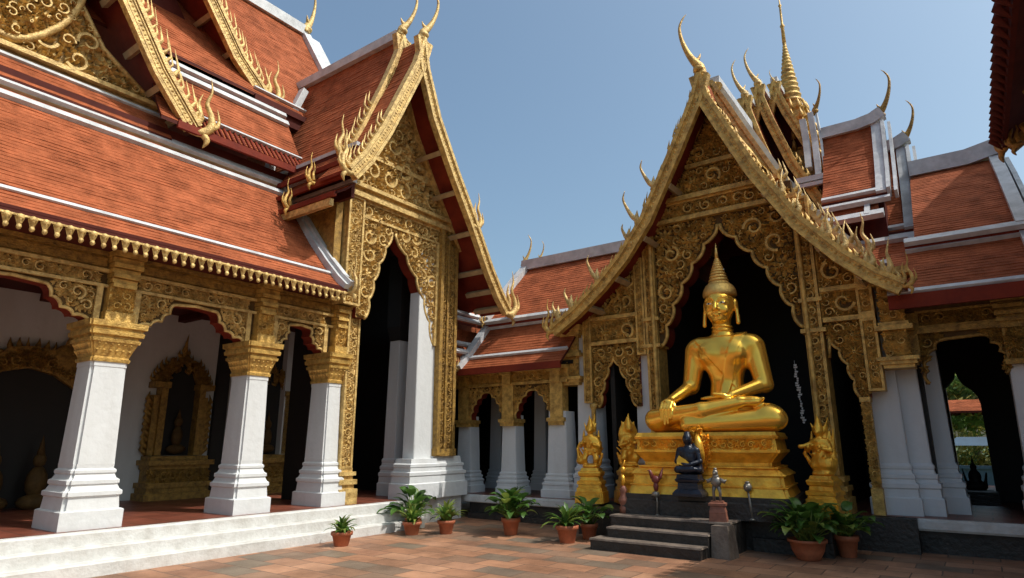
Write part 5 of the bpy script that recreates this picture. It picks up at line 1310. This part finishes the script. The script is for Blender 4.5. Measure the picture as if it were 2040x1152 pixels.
# torso
s.add(s.ell((0, 0, .55), (.31, .23, .38)), .12); s.add(s.ell((0, .02, .92), (.275, .20, .40)), .10)
s.add(s.ell((0, -.01, 1.30), (.42, .26, .36)), .14); s.add(s.cap((-.40, .03, 1.50), (.40, .03, 1.50), .205, .205), .14)
s.add(s.ell((-.20, -.17, 1.36), (.20, .12, .16)), .08); s.add(s.ell((.20, -.17, 1.36), (.20, .12, .16)), .08)
s.add(s.cap((0, .02, 1.60), (0, -.01, 1.98), .175, .15), .10)
for z in (1.78, 1.84): s.add(s.ell((0, 0, z), (.195, .19, .022)), .02)
# robe: a raised layer over the torso, edge running from the neck (image-left) to the far armpit, and a folded sash
tor = s.d.copy()
edge = (s.X*0.80 + (s.Z-1.18)*0.60 - (-.10)) ; 
lay = np.maximum(tor - .016, -(edge)*.9 - .0*s.Y)
lay = np.maximum(lay, .52 - s.Z); lay = np.maximum(lay, s.Z - 1.66)
s.d = np.minimum(s.d, np.maximum(lay, -9))
band = np.abs((s.X - .10) - (s.Z-.95)*.30) - .085
sash = np.maximum(np.maximum(tor - .024, band), np.maximum(.62 - s.Z, s.Z - 1.74)); sash = np.maximum(sash, s.Y - .12)
s.d = np.minimum(s.d, sash)
s.add(s.ell((.0, -.03, .50), (.44, .335, .055)), .03); s.add(s.ell((.0, -.03, .60), (.37, .285, .045)), .03)
# arms
s.add(s.cap((-.505, .03, 1.45), (-.615, -.04, .82), .198, .145), .09); s.add(s.cap((-.615, -.04, .82), (-.82, -.56, .55), .132, .076), .04)
s.add(s.cap((.505, .03, 1.45), (.64, -.02, .80), .198, .15), .09); s.add(s.cap((.64, -.02, .80), (.22, -.50, .60), .136, .078), .04)
# resting hand in the lap (image-right arm)
s.add(s.ell((.10, -.55, .575), (.14, .10, .05)), .04)
for k, (l, y) in enumerate(((.25, -.63), (.29, -.58), (.28, -.535), (.22, -.49))): s.add(s.cap((.02, y, .575), (.02-l, y+.015, .56), .032, .022), .014)
s.add(s.cap((.12, -.62, .60), (-.03, -.68, .625), .036, .024), .02)
# earth-touching hand over the shin
s.add(s.ell((-.83, -.66, .515), (.105, .10, .065)), .04)
for k, (x, l) in enumerate(((-.91, .30), (-.855, .37), (-.80, .35), (-.75, .27))):
    s.add(s.cap((x, -.72, .50), (x-.004, -.80, .40), .034, .031), .014); s.add(s.cap((x-.004, -.80, .40), (x, -.80, .50-l), .031, .021), .012)
s.add(s.cap((-.74, -.66, .52), (-.68, -.74, .40), .036, .024), .02)
# head
hz = 2.20
s.add(s.ell((0, -.02, hz+.06), (.262, .29, .30)), .05); s.add(s.ell((0, -.07, hz-.10), (.205, .215, .225)), .07)
s.add(s.ell((0, -.20, hz-.235), (.09, .075, .06)), .05)
s.add(s.cap((0, -.275, hz+.09), (0, -.345, hz-.065), .026, .043), .022); s.add(s.ell((-.04, -.30, hz-.075), (.032, .035, .024)), .014); s.add(s.ell((.04, -.30, hz-.075), (.032, .035, .024)), .014)
for sg in (-1, 1):
    s.sub(s.ell((sg*.112, -.315, hz+.045), (.075, .05, .036)), .03)
    s.add(s.ell((sg*.112, -.252, hz+.040), (.066, .035, .030)), .008)
    for k in range(4):
        a0, a1 = k/4, (k+1)/4
        q = lambda t: (sg*(.025 + .185*t), -.292 + .085*t*t, hz + .095 + .055*math.sin(math.pi*(.15+.75*t)))
        s.add(s.cap(q(a0), q(a1), .016, .014), .014)
    s.add(s.ell((sg*.13, -.215, hz-.09), (.075, .06, .07)), .05)
    s.add(s.ell((sg*.275, .02, hz+.04), (.035, .075, .115)), .03); s.add(s.cap((sg*.285, .0, hz-.05), (sg*.30, -.02, hz-.30), .030, .040), .03)
s.add(s.ell((0, -.285, hz-.145), (.078, .03, .020)), .010); s.add(s.ell((0, -.28, hz-.178), (.06, .03, .019)), .010)
s.sub(s.cap((-.085, -.318, hz-.160), (.085, -.318, hz-.160), .008, .008), .006)
s.X = s.X + .13
buddha = thing('seated_statue', (SO[0], SO[1], 1.79), 'large golden seated Buddha statue with pointed flame crown in the shrine archway', 'statue')
body = sculpt('body', s, ['statue'], buddha, (SO[0], SO[1], 1.79), AB)
def sl2w(x, y, z):
    return (SO[0] + (x+.13)*math.cos(AB) - y*math.sin(AB), SO[1] + (x+.13)*math.sin(AB) + y*math.cos(AB), 1.79 + z)
b = MB()                                                        # curled hair cap and tall flame
def hring(rx, ry, z, n=28, wob=0.0, yo=0.0):
    return [sl2w(rx*math.cos(2*math.pi*k/n)*(1+wob*(k % 2)), yo + ry*math.sin(2*math.pi*k/n)*(1+wob*(k % 2)), z) for k in range(n)]
rs = []
for (rx, ry, dz) in [(.270, .275, .20), (.288, .295, .215), (.290, .30, .26), (.284, .29, .31), (.268, .272, .36), (.24, .245, .41), (.20, .205, .445)]:
    rs.append(hring(rx, ry, hz+dz, wob=.025, yo=.02 if dz > .22 else .03))
b.rings(rs, 0, True, True)
z = hz+.42; r_ = .205
for k in range(11):
    f = (1 - k/11)**1.05; rr_ = .016 + .168*f; hh = .030 + .040*f
    b.rings([hring(rr_*.92, rr_*.92, z, 20, .03, .02), hring(rr_*1.04, rr_*1.04, z+hh*.35, 20, .03, .02), hring(rr_*1.0, rr_*1.0, z+hh*.65, 20, .03, .02), hring(rr_*.86, rr_*.86, z+hh, 20, .03, .02)], 0, True, True); z += hh*.97
b.rings([hring(.035, .035, z-.02, 12, 0, .02), hring(.028, .028, z+.10, 12, 0, .02), hring(.003, .003, z+.27, 12, 0, .02)], 0, True, True)
obj('hair', b, 'hair', buddha)
for sg in (-1, 1):
    b = MB(); c = sl2w(sg*.112, -.268, hz+.040); b.ell(c, (.052, .028, .018), 12, 6); e = obj('eye', b, 'eye', buddha)
    b = MB(); c = sl2w(sg*.112-.004, -.290, hz+.042); b.ell(c, (.019, .010, .017), 10, 6); obj('pupil', b, 'pupil', e)

# ---- gilded guardian figures on pedestals
def guardian(x, y, z0, label, rz, h=1.0, flip=1, seed=1):
    g_ = thing('guardian_figure', (x, y, z0), label, 'guardian statue', 'gilded guardian figures beside the pedestal')
    b = MB(); q = .30*h
    P = [(0, 1.0), (.22, .98), (.23, .90), (.30, .88), (.31, .80), (.36, .78), (.37, .86), (.43, .86), (.45, .70), (.52, .66), (.54, .76), (.60, .80), (.62, .78), (.64, .66), (.70, .58)]
    b.stack(x, y, [(z0+a*h, q*u, q*u) for a, u in P], .10, 0, rz); obj('plinth', b, 'plinthgold', g_)
    s = SDF((-.34, -.34, -.03), (.34, .34, 1.15), .0135)
    f = flip
    s.add(s.ell((0, 0, .05), (.19, .16, .06)))
    for sg in (-1, 1):
        s.add(s.cap((sg*.08, 0, .36), (sg*.13, -.06, .20), .07, .055), .03); s.add(s.cap((sg*.13, -.06, .20), (sg*.10, .0, .05), .055, .04), .03); s.add(s.ell((sg*.11, -.06, .06), (.05, .09, .035)), .02)
        s.add(s.cap((sg*.13, 0, .60), (sg*.20, -.06, .46), .045, .036), .03); s.add(s.cap((sg*.20, -.06, .46), (sg*.10 + f*.05, -.16, .50), .036, .028), .02)
        s.add(s.ell((sg*.10 + f*.05, -.18, .52), (.035, .03, .04)), .02)
        for k in range(4): s.add(s.cap((sg*(.13+.01*k), .07, .30+.12*k), (sg*(.25-.03*k), .09, .42+.13*k), .035, .008), .02)
    s.add(s.ell((0, 0, .38), (.13, .10, .10)), .04); s.add(s.ell((0, 0, .55), (.145, .10, .15)), .05); s.add(s.ell((0, 0, .62), (.16, .09, .06)), .04)
    s.add(s.cap((0, 0, .66), (0, -.01, .74), .05, .05), .03); s.add(s.ell((0, -.01, .80), (.085, .09, .095)), .03); s.add(s.ell((0, -.09, .775), (.035, .04, .03)), .02)
    s.add(s.cap((0, 0, .86), (.0, .02, 1.0), .085, .04), .02); s.add(s.cap((0, .02, .98), (f*.02, .03, 1.12), .034, .006), .02)
    for sg in (-1, 1): s.add(s.cap((sg*.08, .02, .80), (sg*.14, .03, .96), .035, .006), .015)
    s.add(s.cap((f*.20, .05, .22), (f*.28, -.02, .40), .05, .03), .03); s.add(s.cap((f*.28, -.02, .40), (f*.22, -.04, .58), .032, .008), .02)
    s.add(s.cap((f*-.16, .06, .10), (f*-.24, .04, .30), .05, .022), .03)
    for k in range(7): s.add(s.ell((.12*math.sin(k*2.1), -.095+.02*math.cos(k*3.3), .30+.05*k), (.035, .022, .03)), .012)
    if seed == 1:                                                # rearing creature: tall spike, a bird at its side
        s.add(s.cap((.06, .03, .80), (.10, .03, 1.14), .045, .008), .02); s.add(s.ell((-.22, -.04, .16), (.09, .07, .08)), .03); s.add(s.cap((-.25, -.04, .2), (-.28, -.05, .40), .035, .012), .02); s.add(s.cap((-.14, -.04, .16), (-.10, .0, .3), .05, .02), .03)
        s.add(s.ell((.10, .02, .45), (.14, .11, .2)), .05)
    if seed == 2:
        s.add(s.ell((0, .04, .66), (.20, .06, .30)), .04); s.add(s.ell((0, .02, .25), (.17, .10, .2)), .05)
    if seed == 3:                                                # kneeling, one arm held out
        s.add(s.cap((-.12, -.02, .58), (-.30, -.12, .52), .05, .035), .03); s.add(s.ell((-.31, -.13, .53), (.05, .04, .035)), .02); s.add(s.ell((.05, .0, .22), (.20, .14, .17)), .06); s.add(s.cap((.18, .05, .3), (.24, .06, .85), .06, .01), .04); s.add(s.cap((.08, .06, .7), (.16, .07, 1.05), .05, .008), .03)
    sculpt('figure', s, ['plinthgold'], g_, (x, y, z0+.68*h), rz, h)
guardian(-6.28, 11.30, .5, 'bright gilded guardian figure nearest the white column left of the black stairs', R(15), .93, -1, 1)
guardian(-5.62, 11.66, .5, 'half hidden gilded guardian figure between the left guardian and the statue pedestal', R(40), .95, 1, 2)
guardian(-2.10, 11.30, .5, 'gilded guardian figure right of the statue pedestal behind the largest potted plant', R(-10), .88, -1, 3)

# ---- small offerings on the landing
t = thing('blue_figurine', (-3.86, 10.12, .8), 'dark blue glazed seated figurine with yellow cloth in front of the gold pedestal', 'figurine')
x, y, z0 = -3.86, 10.16, .8
b = MB(); b.stack(x, y, [(z0, .24, .17), (z0+.04, .24, .17), (z0+.09, .20, .14), (z0+.11, .17, .12), (z0+.20, .16, .11), (z0+.22, .19, .13), (z0+.25, .20, .14), (z0+.27, .18, .12), (z0+.33, .17, .11)], 0); obj('plinth', b, 'blue', t)
s = SDF((-.25, -.24, -.02), (.25, .2, .72), .011)
s.add(s.ell((0, -.02, .07), (.19, .13, .08))); s.add(s.cap((-.10, 0, .08), (-.17, -.10, .07), .07, .05), .03); s.add(s.cap((.10, 0, .08), (.17, -.10, .07), .07, .05), .03); s.add(s.cap((-.16, -.11, .08), (.10, -.14, .08), .05, .04), .03)
s.add(s.ell((0, 0, .26), (.125, .09, .17)), .05); s.add(s.cap((-.11, 0, .37), (.11, 0, .37), .06, .06), .05)
s.add(s.cap((-.14, 0, .37), (-.18, -.04, .20), .048, .038), .02); s.add(s.cap((-.18, -.04, .20), (-.04, -.13, .15), .038, .03), .02); s.add(s.cap((.14, 0, .37), (.18, -.04, .20), .048, .038), .02); s.add(s.cap((.18, -.04, .20), (.05, -.13, .16), .038, .03), .02)
s.add(s.ell((0, -.13, .15), (.06, .035, .025)), .02); s.add(s.cap((0, 0, .40), (0, 0, .48), .05, .045), .03); s.add(s.ell((0, -.01, .55), (.075, .085, .095)), .02); s.add(s.cap((0, -.085, .56), (0, -.098, .535), .01, .014), .01); s.add(s.ell((0, .01, .64), (.05, .05, .035)), .02)
s.add(s.cap((.10, .04, .44), (.16, .05, .05), .05, .06), .03)
sculpt('figure', s, ['blue'], t, (x, y, z0+.33), R(12))
b = MB(); b.add([(x-.12, y-.115, z0+.62), (x+.0, y-.135, z0+.56), (x+.06, y-.13, z0+.50), (x-.04, y-.155, z0+.47), (x-.14, y-.15, z0+.49), (x-.15, y-.13, z0+.55), (x-.12, y-.08, z0+.62), (x+.04, y-.07, z0+.5), (x-.14, y-.09, z0+.49)],
      [(0, 1, 5), (1, 2, 3), (1, 3, 5), (3, 4, 5), (0, 6, 7, 1), (6, 8, 4, 5), (7, 3, 2), (8, 4, 3, 7), (0, 5, 6)]); obj('cloth', b, 'yellow', t)

def post(name, x, y, z0, label, build):
    t = thing(name, (x, y, z0), label, 'offering figure', 'small offerings on the stone landing'); build(t, x, y, z0)
def f1(t, x, y, z):
    b = MB(); b.lathe(x, y, [(.075, z), (.075, z+.10), (.055, z+.12), (.085, z+.18), (.095, z+.22), (.06, z+.27), (.055, z+.33), (.07, z+.37), (.045, z+.42), (.03, z+.44)], 14); obj('stacked_post', b, 'pinkclay', t)
    b = MB(); b.tube([(x, y, z+.43), (x+.01, y, z+.55), (x-.02, y, z+.64)], [.03, .04, .02], 7); b.ell((x+.01, y-.01, z+.70), (.045, .04, .055)); b.tube([(x+.01, y, z+.74), (x+.05, y, z+.86)], [.03, .004], 6); obj('topper', b, 'plinthgold', t)
post('offering_post', -5.02, 10.12, .475, 'pinkish stacked clay offering post at the left end of the stone landing', f1)
def f2(t, x, y, z):
    b = MB(); b.tube([(x, y, z), (x+.01, y, z+.2), (x-.01, y, z+.40)], [.018, .014, .016], 7); b.lathe(x, y, [(.03, z), (.035, z+.012), (.02, z+.02)], 10); b.lathe(x-.01, y, [(.012, z+.29), (.075, z+.31), (.06, z+.36), (.012, z+.38)], 10); obj('stem', b, 'greymetal', t)
    b = MB(); b.tube([(x, y, z+.38), (x, y, z+.46), (x, y, z+.52)], [.03, .045, .03], 8); b.ell((x, y, z+.56), (.075, .05, .065)); b.tube([(x-.05, y, z+.58), (x-.08, y, z+.66), (x-.09, y-.02, z+.71)], [.04, .03, .02], 7); b.tube([(x-.09, y-.02, z+.70), (x-.13, y-.03, z+.70)], [.015, .003], 5)
    for k in range(4): b.tube([(x+.05, y, z+.57), (x+.10, y+.01*k, z+.60+.03*k), (x+.10+.01*k, y+.01*k, z+.66+.03*k)], [.03, .02, .004], 5)
    obj('bird', b, 'rooster', t)
post('bird_ornament', -4.42, 10.10, .475, 'maroon bird ornament on a thin stem standing left of the blue figurine', f2)
def f3(t, x, y, z):
    b = MB(); b.stack(x, y, [(z, .13, .11), (z+.12, .115, .10), (z+.125, .12, .105), (z+.22, .10, .085), (z+.225, .125, .11), (z+.26, .125, .11), (z+.27, .09, .08), (z+.29, .09, .08)], 0, 0, .2); obj('clay_block', b, 'pinkclay', t)
    b = MB()
    for sg in (-1, 1): b.tube([(x+sg*.045, y, z+.28), (x+sg*.05, y, z+.42), (x+sg*.03, y, z+.50)], [.022, .022, .035], 7)
    b.ell((x, y, z+.57), (.085, .07, .085)); b.ell((x, y-.01, z+.70), (.045, .045, .05)); b.tube([(x, y, z+.60), (x, y, z+.69)], [.06, .035], 8)
    for sg in (-1, 1): b.tube([(x+sg*.06, y, z+.60), (x+sg*.13, y+.01, z+.57), (x+sg*.16, y+.01, z+.60)], [.035, .03, .005], 6)
    b.tube([(x, y-.05, z+.70), (x, y-.09, z+.69)], [.015, .003], 5); b.ell((x, y, z+.755), (.03, .03, .02))
    obj('bird', b, 'greymetal', t)
post('bird_ornament', -3.36, 9.92, .475, 'silvery winged bird ornament on a clay block at the right front corner of the landing', f3)
def f4(t, x, y, z):
    b = MB(); b.tube([(x, y, z), (x-.01, y, z+.22), (x-.03, y, z+.42)], [.022, .02, .015], 8); b.lathe(x, y, [(.05, z), (.05, z+.012), (.02, z+.03)], 10); obj('stem', b, 'greymetal', t)
    b = MB(); b.ell((x-.03, y, z+.48), (.065, .065, .07), 12, 8); b.lathe(x-.03, y, [(.03, z+.54), (.045, z+.555), (.015, z+.57)], 10); b.tube([(x-.03, y-.05, z+.5), (x-.03, y-.10, z+.48)], [.02, .003], 5); obj('globe', b, 'greymetal', t)
post('globe_ornament', -2.98, 10.32, .475, 'silvery globe on a thin stem at the right end of the landing', f4)

# paper streamer hanging in the dark opening
t = MB(); rng = random.Random(5); x, y = -2.62, 12.6; pts = []
for k in range(26):
    z = 3.05 - k*.042
    wd = .012 + .028*rng.random(); dx = rng.uniform(-.015, .015) + k*.002; dy = rng.uniform(-.01, .01)
    t.add([(x+dx-wd, y+dy, z), (x+dx+wd, y-dy, z), (x+dx+wd*.8, y+dy-.01, z-.034), (x+dx-wd*.9, y+dy+.008, z-.03)], [(0, 1, 2, 3)])
    pts.append((x+dx, y, z))
t.tube([(x, y, 3.12), (x, y, 3.06)] + pts, .004, 4)
tag(obj('paper_streamer', t, 'paper'), 'white cut paper streamer hanging in the dark opening right of the statue', 'streamer')

# ================================================================== POTTED PLANTS
def leafstrip(mb, base, az, el0, L, W, droop, rng, fold=.25, seg=6, m=0, wprof=None):
    """an arching blade: rises at el0, bends by 'droop'"""
    p = Vector(base); e = el0; d = L/seg; rows = []
    side = Vector((-math.sin(az), math.cos(az), 0)); tw = rng.uniform(-.25, .25)
    for i in range(seg+1):
        t = i/seg; ww = W*(math.sin(math.pi*min(1, .12 + .88*t)**.8)**.9 if t < 1 else 0) + .002
        dirv = Vector((math.cos(az)*math.cos(e), math.sin(az)*math.cos(e), math.sin(e))); up = side.cross(dirv)
        if up.z < 0: up = -up
        sd = (side + up*tw).normalized()
        rows.append((p + sd*ww + up*ww*fold, p.copy(), p - sd*ww + up*ww*fold)); p = p + dirv*d; e -= droop/seg*(0.5 + t)
    vs = [q for r in rows for q in r]; fs = []
    for i in range(seg):
        a = 3*i; fs += [(a, a+1, a+4, a+3), (a+1, a+2, a+5, a+4)]
    mb.add(vs, fs, m, True)
def potted(x, y, r, h, kind, n, L, W, seed, label, bowl=False, spread=1.0):
    t = thing('potted_plant', (x, y, .004), label, 'potted plant', 'potted plants in the courtyard'); rng = random.Random(seed)
    b = MB(); z = .004
    pr_ = ([(r*.55, z), (r*.62, z+.02), (r*.86, z+h*.45), (r*.96, z+h*.85), (r*1.06, z+h*.86), (r*1.08, z+h), (r*.98, z+h), (r*.93, z+h*.86)] if bowl else
           [(r*.66, z), (r*.70, z+.01), (r*.92, z+h*.74), (r*1.06, z+h*.76), (r*1.08, z+h*.98), (r*1.02, z+h), (r*.94, z+h*.98), (r*.88, z+h*.78)])
    b.lathe(x, y, pr_, 24); obj('pot', b, 'clay', t)
    b = MB(); b.lathe(x, y, [(r*.90, z+h*.80), (r*.4, z+h*.86), (.01, z+h*.88)], 16); obj('soil', b, 'soil', t)
    b = MB()
    for i in range(n):
        az = rng.uniform(0, 6.283); q = i/n
        l = L*rng.uniform(.65, 1.1)
        if kind == 'blade':
            leafstrip(b, (x+rng.uniform(-.3, .3)*r, y+rng.uniform(-.3, .3)*r, z+h*.85), az, R(88 - 52*q*spread + rng.uniform(-8, 8)), l, W*rng.uniform(.7, 1.1), R(75 + 45*q), rng, m=0 if rng.random() < .6 else 1)
        else:                                                    # stalked broad leaves
            st_ = Vector((x+rng.uniform(-.4, .4)*r, y+rng.uniform(-.4, .4)*r, z+h*.85)); e = R(82 - 55*q*spread); sl_ = L*rng.uniform(.35, .95)
            tip = st_ + Vector((math.cos(az)*math.cos(e), math.sin(az)*math.cos(e), math.sin(e)))*sl_
            b.tube([st_, (st_+tip)/2 + Vector((0, 0, .03)), tip], [.010, .008, .006], 4, 1)
            leafstrip(b, tip, az + rng.uniform(-.5, .5), e - R(15), l*.62, W*rng.uniform(.8, 1.2), R(95), rng, m=0 if rng.random() < .85 else 1)
    obj('foliage', b, ['leaf', 'leafpale'], t)
potted(-8.61, 7.15, .165, .22, 'blade', 44, 0.353, .030, 1, 'small potted plant with yellow green blades at the terrace steps, leftmost pot')
potted(-8.60, 8.74, .165, .23, 'blade', 60, 0.370, .030, 2, 'potted plant with dense arching leaves, second clay pot from the left by the steps')
potted(-8.98, 9.15, .15, .22, 'broad', 40, 0.521, .085, 3, 'dark broad leaved potted plant tucked behind the second pot by the terrace steps')
potted(-8.18, 9.20, .155, .24, 'blade', 46, 0.487, .040, 4, 'potted plant with tall pointed spiky leaves, third clay pot from the left')
potted(-7.14, 9.79, .165, .30, 'broad', 70, 0.470, .075, 5, 'dark glossy bushy potted plant in a deep clay pot before the low gallery')
potted(-5.82, 9.58, .18, .28, 'blade', 50, 0.462, .042, 6, 'potted plant with light green fanned leaves left of the black stone stairs')
potted(-5.72, 10.15, .15, .26, 'broad', 30, 0.43, .075, 7, 'dark broad leaved potted plant behind the light green one beside the stairs')
potted(-2.21, 10.22, .25, .28, 'broad', 85, 0.50, .075, 8, 'largest potted plant with long green leaves in a wide clay bowl right of the stairs', True)
potted(-1.80, 10.82, .16, .30, 'broad', 40, 0.46, .07, 9, 'shaded potted plant in a dark pot right behind the largest bowl')

# ================================================================== GARDEN beyond the doorway
def tree(x, y, h, r, seed, label, pale=.2):
    t = thing('garden_tree', (x, y, 0), label, 'tree', 'trees in the garden'); rng = random.Random(seed)
    b = MB(); tr = [(x, y, 0), (x+.1, y, h*.25), (x-.05, y+.1, h*.5), (x, y, h*.8)]
    b.tube(tr, [.22, .17, .12, .04], 9)
    cl = []
    for k in range(9):
        a = k*2.4; zz = h*(.35+.06*k); e = Vector((x+math.cos(a)*r*.7, y+math.sin(a)*r*.7, zz+h*.12))
        b.tube([(x, y, zz), ((x+e.x)/2, (y+e.y)/2, zz+h*.09), e], [.07, .05, .015], 6); cl.append(e)
    obj('trunk', b, 'bark', t)
    b = MB(); nr = np.random.default_rng(seed)
    for k in range(26):
        th, u = rng.uniform(0, 6.283), rng.uniform(-.8, 1); q = math.sqrt(max(0, 1-u*u))
        cl.append(Vector((x+r*.8*q*math.cos(th), y+r*.8*q*math.sin(th), h*.68 + h*.30*u)))
    for c in cl:
        cr_ = r*rng.uniform(.22, .42); mm = 1 if rng.random() < pale else 0
        for i in range(110):
            v = Vector(nr.normal(size=3)); v = v.normalized()*cr_*rng.uniform(.55, 1.05); v.z *= .75
            p = c + v; n = (v.normalized() + Vector(nr.normal(size=3))*.6).normalized(); a = n.orthogonal().normalized(); d = n.cross(a); L_ = rng.uniform(.10, .20)
            b.add([p - a*L_, p + d*L_*.45, p + a*L_, p - d*L_*.45], [(0, 1, 2, 3)], mm)
    obj('crown', b, ['crown', 'crownpale'], t)
tree(-1.6, 36, 5.6, 2.2, 1, 'green tree behind the orange roofed pavilion seen through the doorway', .15)
tree(.8, 34, 5.2, 2.0, 2, 'yellowing tree right of centre through the doorway', .5)
tree(-.3, 40, 7.0, 2.6, 3, 'tallest green tree at the back of the doorway view', .2)
tree(2.6, 38, 6.0, 2.4, 4, 'green tree at the right side of the garden', .2)
tree(-3.6, 40, 6.4, 2.6, 5, 'green tree at the left side of the garden', .2)
t = thing('garden_pavilion', (-.3, 31, 0), 'small garden pavilion with an orange roof beyond the doorway', 'pavilion')
b = MB(); b.roof([(31.6, 3.35), (30.2, 2.85)], 'X', -2.2, 1.8, .08); b.roof([(31.6, 3.35), (33, 2.85)], 'X', -2.2, 1.8, .08); obj('roof', b, ['tile', 'darkred'], t)
for x in (-2.0, 1.55):
    for y in (30.4, 32.8):
        b = MB(); b.box(x, x+.14, y, y+.14, 0, 2.84); obj('post', b, 'bark', t)
def bush(x, y, r, seed, label, pale):
    t = thing('garden_bush', (x, y, 0), label, 'bush', 'bushes in the garden'); rng = random.Random(seed); nr = np.random.default_rng(seed)
    b = MB(); b.tube([(x, y, 0), (x, y, r*.8)], [.08, .04], 6); obj('stem', b, 'bark', t)
    b = MB()
    for k in range(14):
        c = Vector((x + rng.uniform(-.6, .6)*r, y + rng.uniform(-.5, .5)*r, r*rng.uniform(.3, 1.5))); mm = 1 if rng.random() < pale else 0
        for i in range(90):
            v = Vector(nr.normal(size=3)).normalized()*r*.42*rng.uniform(.5, 1.05); p = c + v
            n = (v.normalized() + Vector(nr.normal(size=3))*.6).normalized(); a = n.orthogonal().normalized(); d = n.cross(a); L_ = rng.uniform(.06, .14)
            b.add([p - a*L_, p + d*L_*.45, p + a*L_, p - d*L_*.45], [(0, 1, 2, 3)], mm)
    obj('foliage', b, ['crown', 'crownpale'], t)
bush(-1.3, 33.6, 1.1, 1, 'green bush under the pavilion roof, left in the doorway view', .3)
bush(.0, 34.0, 1.2, 2, 'yellowish bush behind the pavilion, middle of the doorway view', .7)
bush(1.0, 33.4, 1.0, 3, 'green bush at the right post of the pavilion', .3)
t = thing('garden_stall', (.1, 28.5, 0), 'blue and white stall in front of the garden pavilion', 'stall')
b = MB(); b.box(-.9, .7, 28.2, 28.9, .75, .85); b.box(-.9, .7, 28.25, 28.3, .05, .75); obj('counter', b, 'stall', t)
b = MB(); b.rings([[(-1.0, 28.0, 1.55), (.8, 28.0, 1.55), (.8, 29, 1.55), (-1.0, 29, 1.55)], [(-.7, 28.4, 1.85), (.5, 28.4, 1.85), (.5, 28.7, 1.85), (-.7, 28.7, 1.85)]]); obj('canopy', b, 'stall', t)
for x in (-.88, .64):
    b = MB(); b.tube([(x, 28.3, 0), (x, 28.3, 1.6)], .025, 6); obj('post', b, 'white', t)
t = thing('altar_group', (-.2, 17.4, .5), 'dark silhouetted altar group standing inside the doorway', 'altar')
s = SDF((-.45, -.3, -.02), (.45, .3, 1.25), .02)
s.add(s.ell((0, 0, .16), (.34, .2, .2))); s.add(s.ell((0, 0, .48), (.19, .13, .24)), .08); s.add(s.ell((0, 0, .80), (.10, .10, .12)), .05); s.add(s.cap((0, 0, .88), (0, 0, 1.2), .05, .01), .03); s.add(s.cap((-.25, 0, .2), (-.33, 0, .75), .05, .02), .04); s.add(s.cap((.27, 0, .2), (.34, 0, .6), .06, .03), .04)
sculpt('figure', s, ['stone'], t, (-.22, 17.4, .62), 0, .62)
b = MB(); b.stack(-.22, 17.4, [(.503, .32, .26), (.56, .32, .26), (.58, .28, .22), (.64, .30, .24)], 0); obj('plinth', b, 'stone', t)
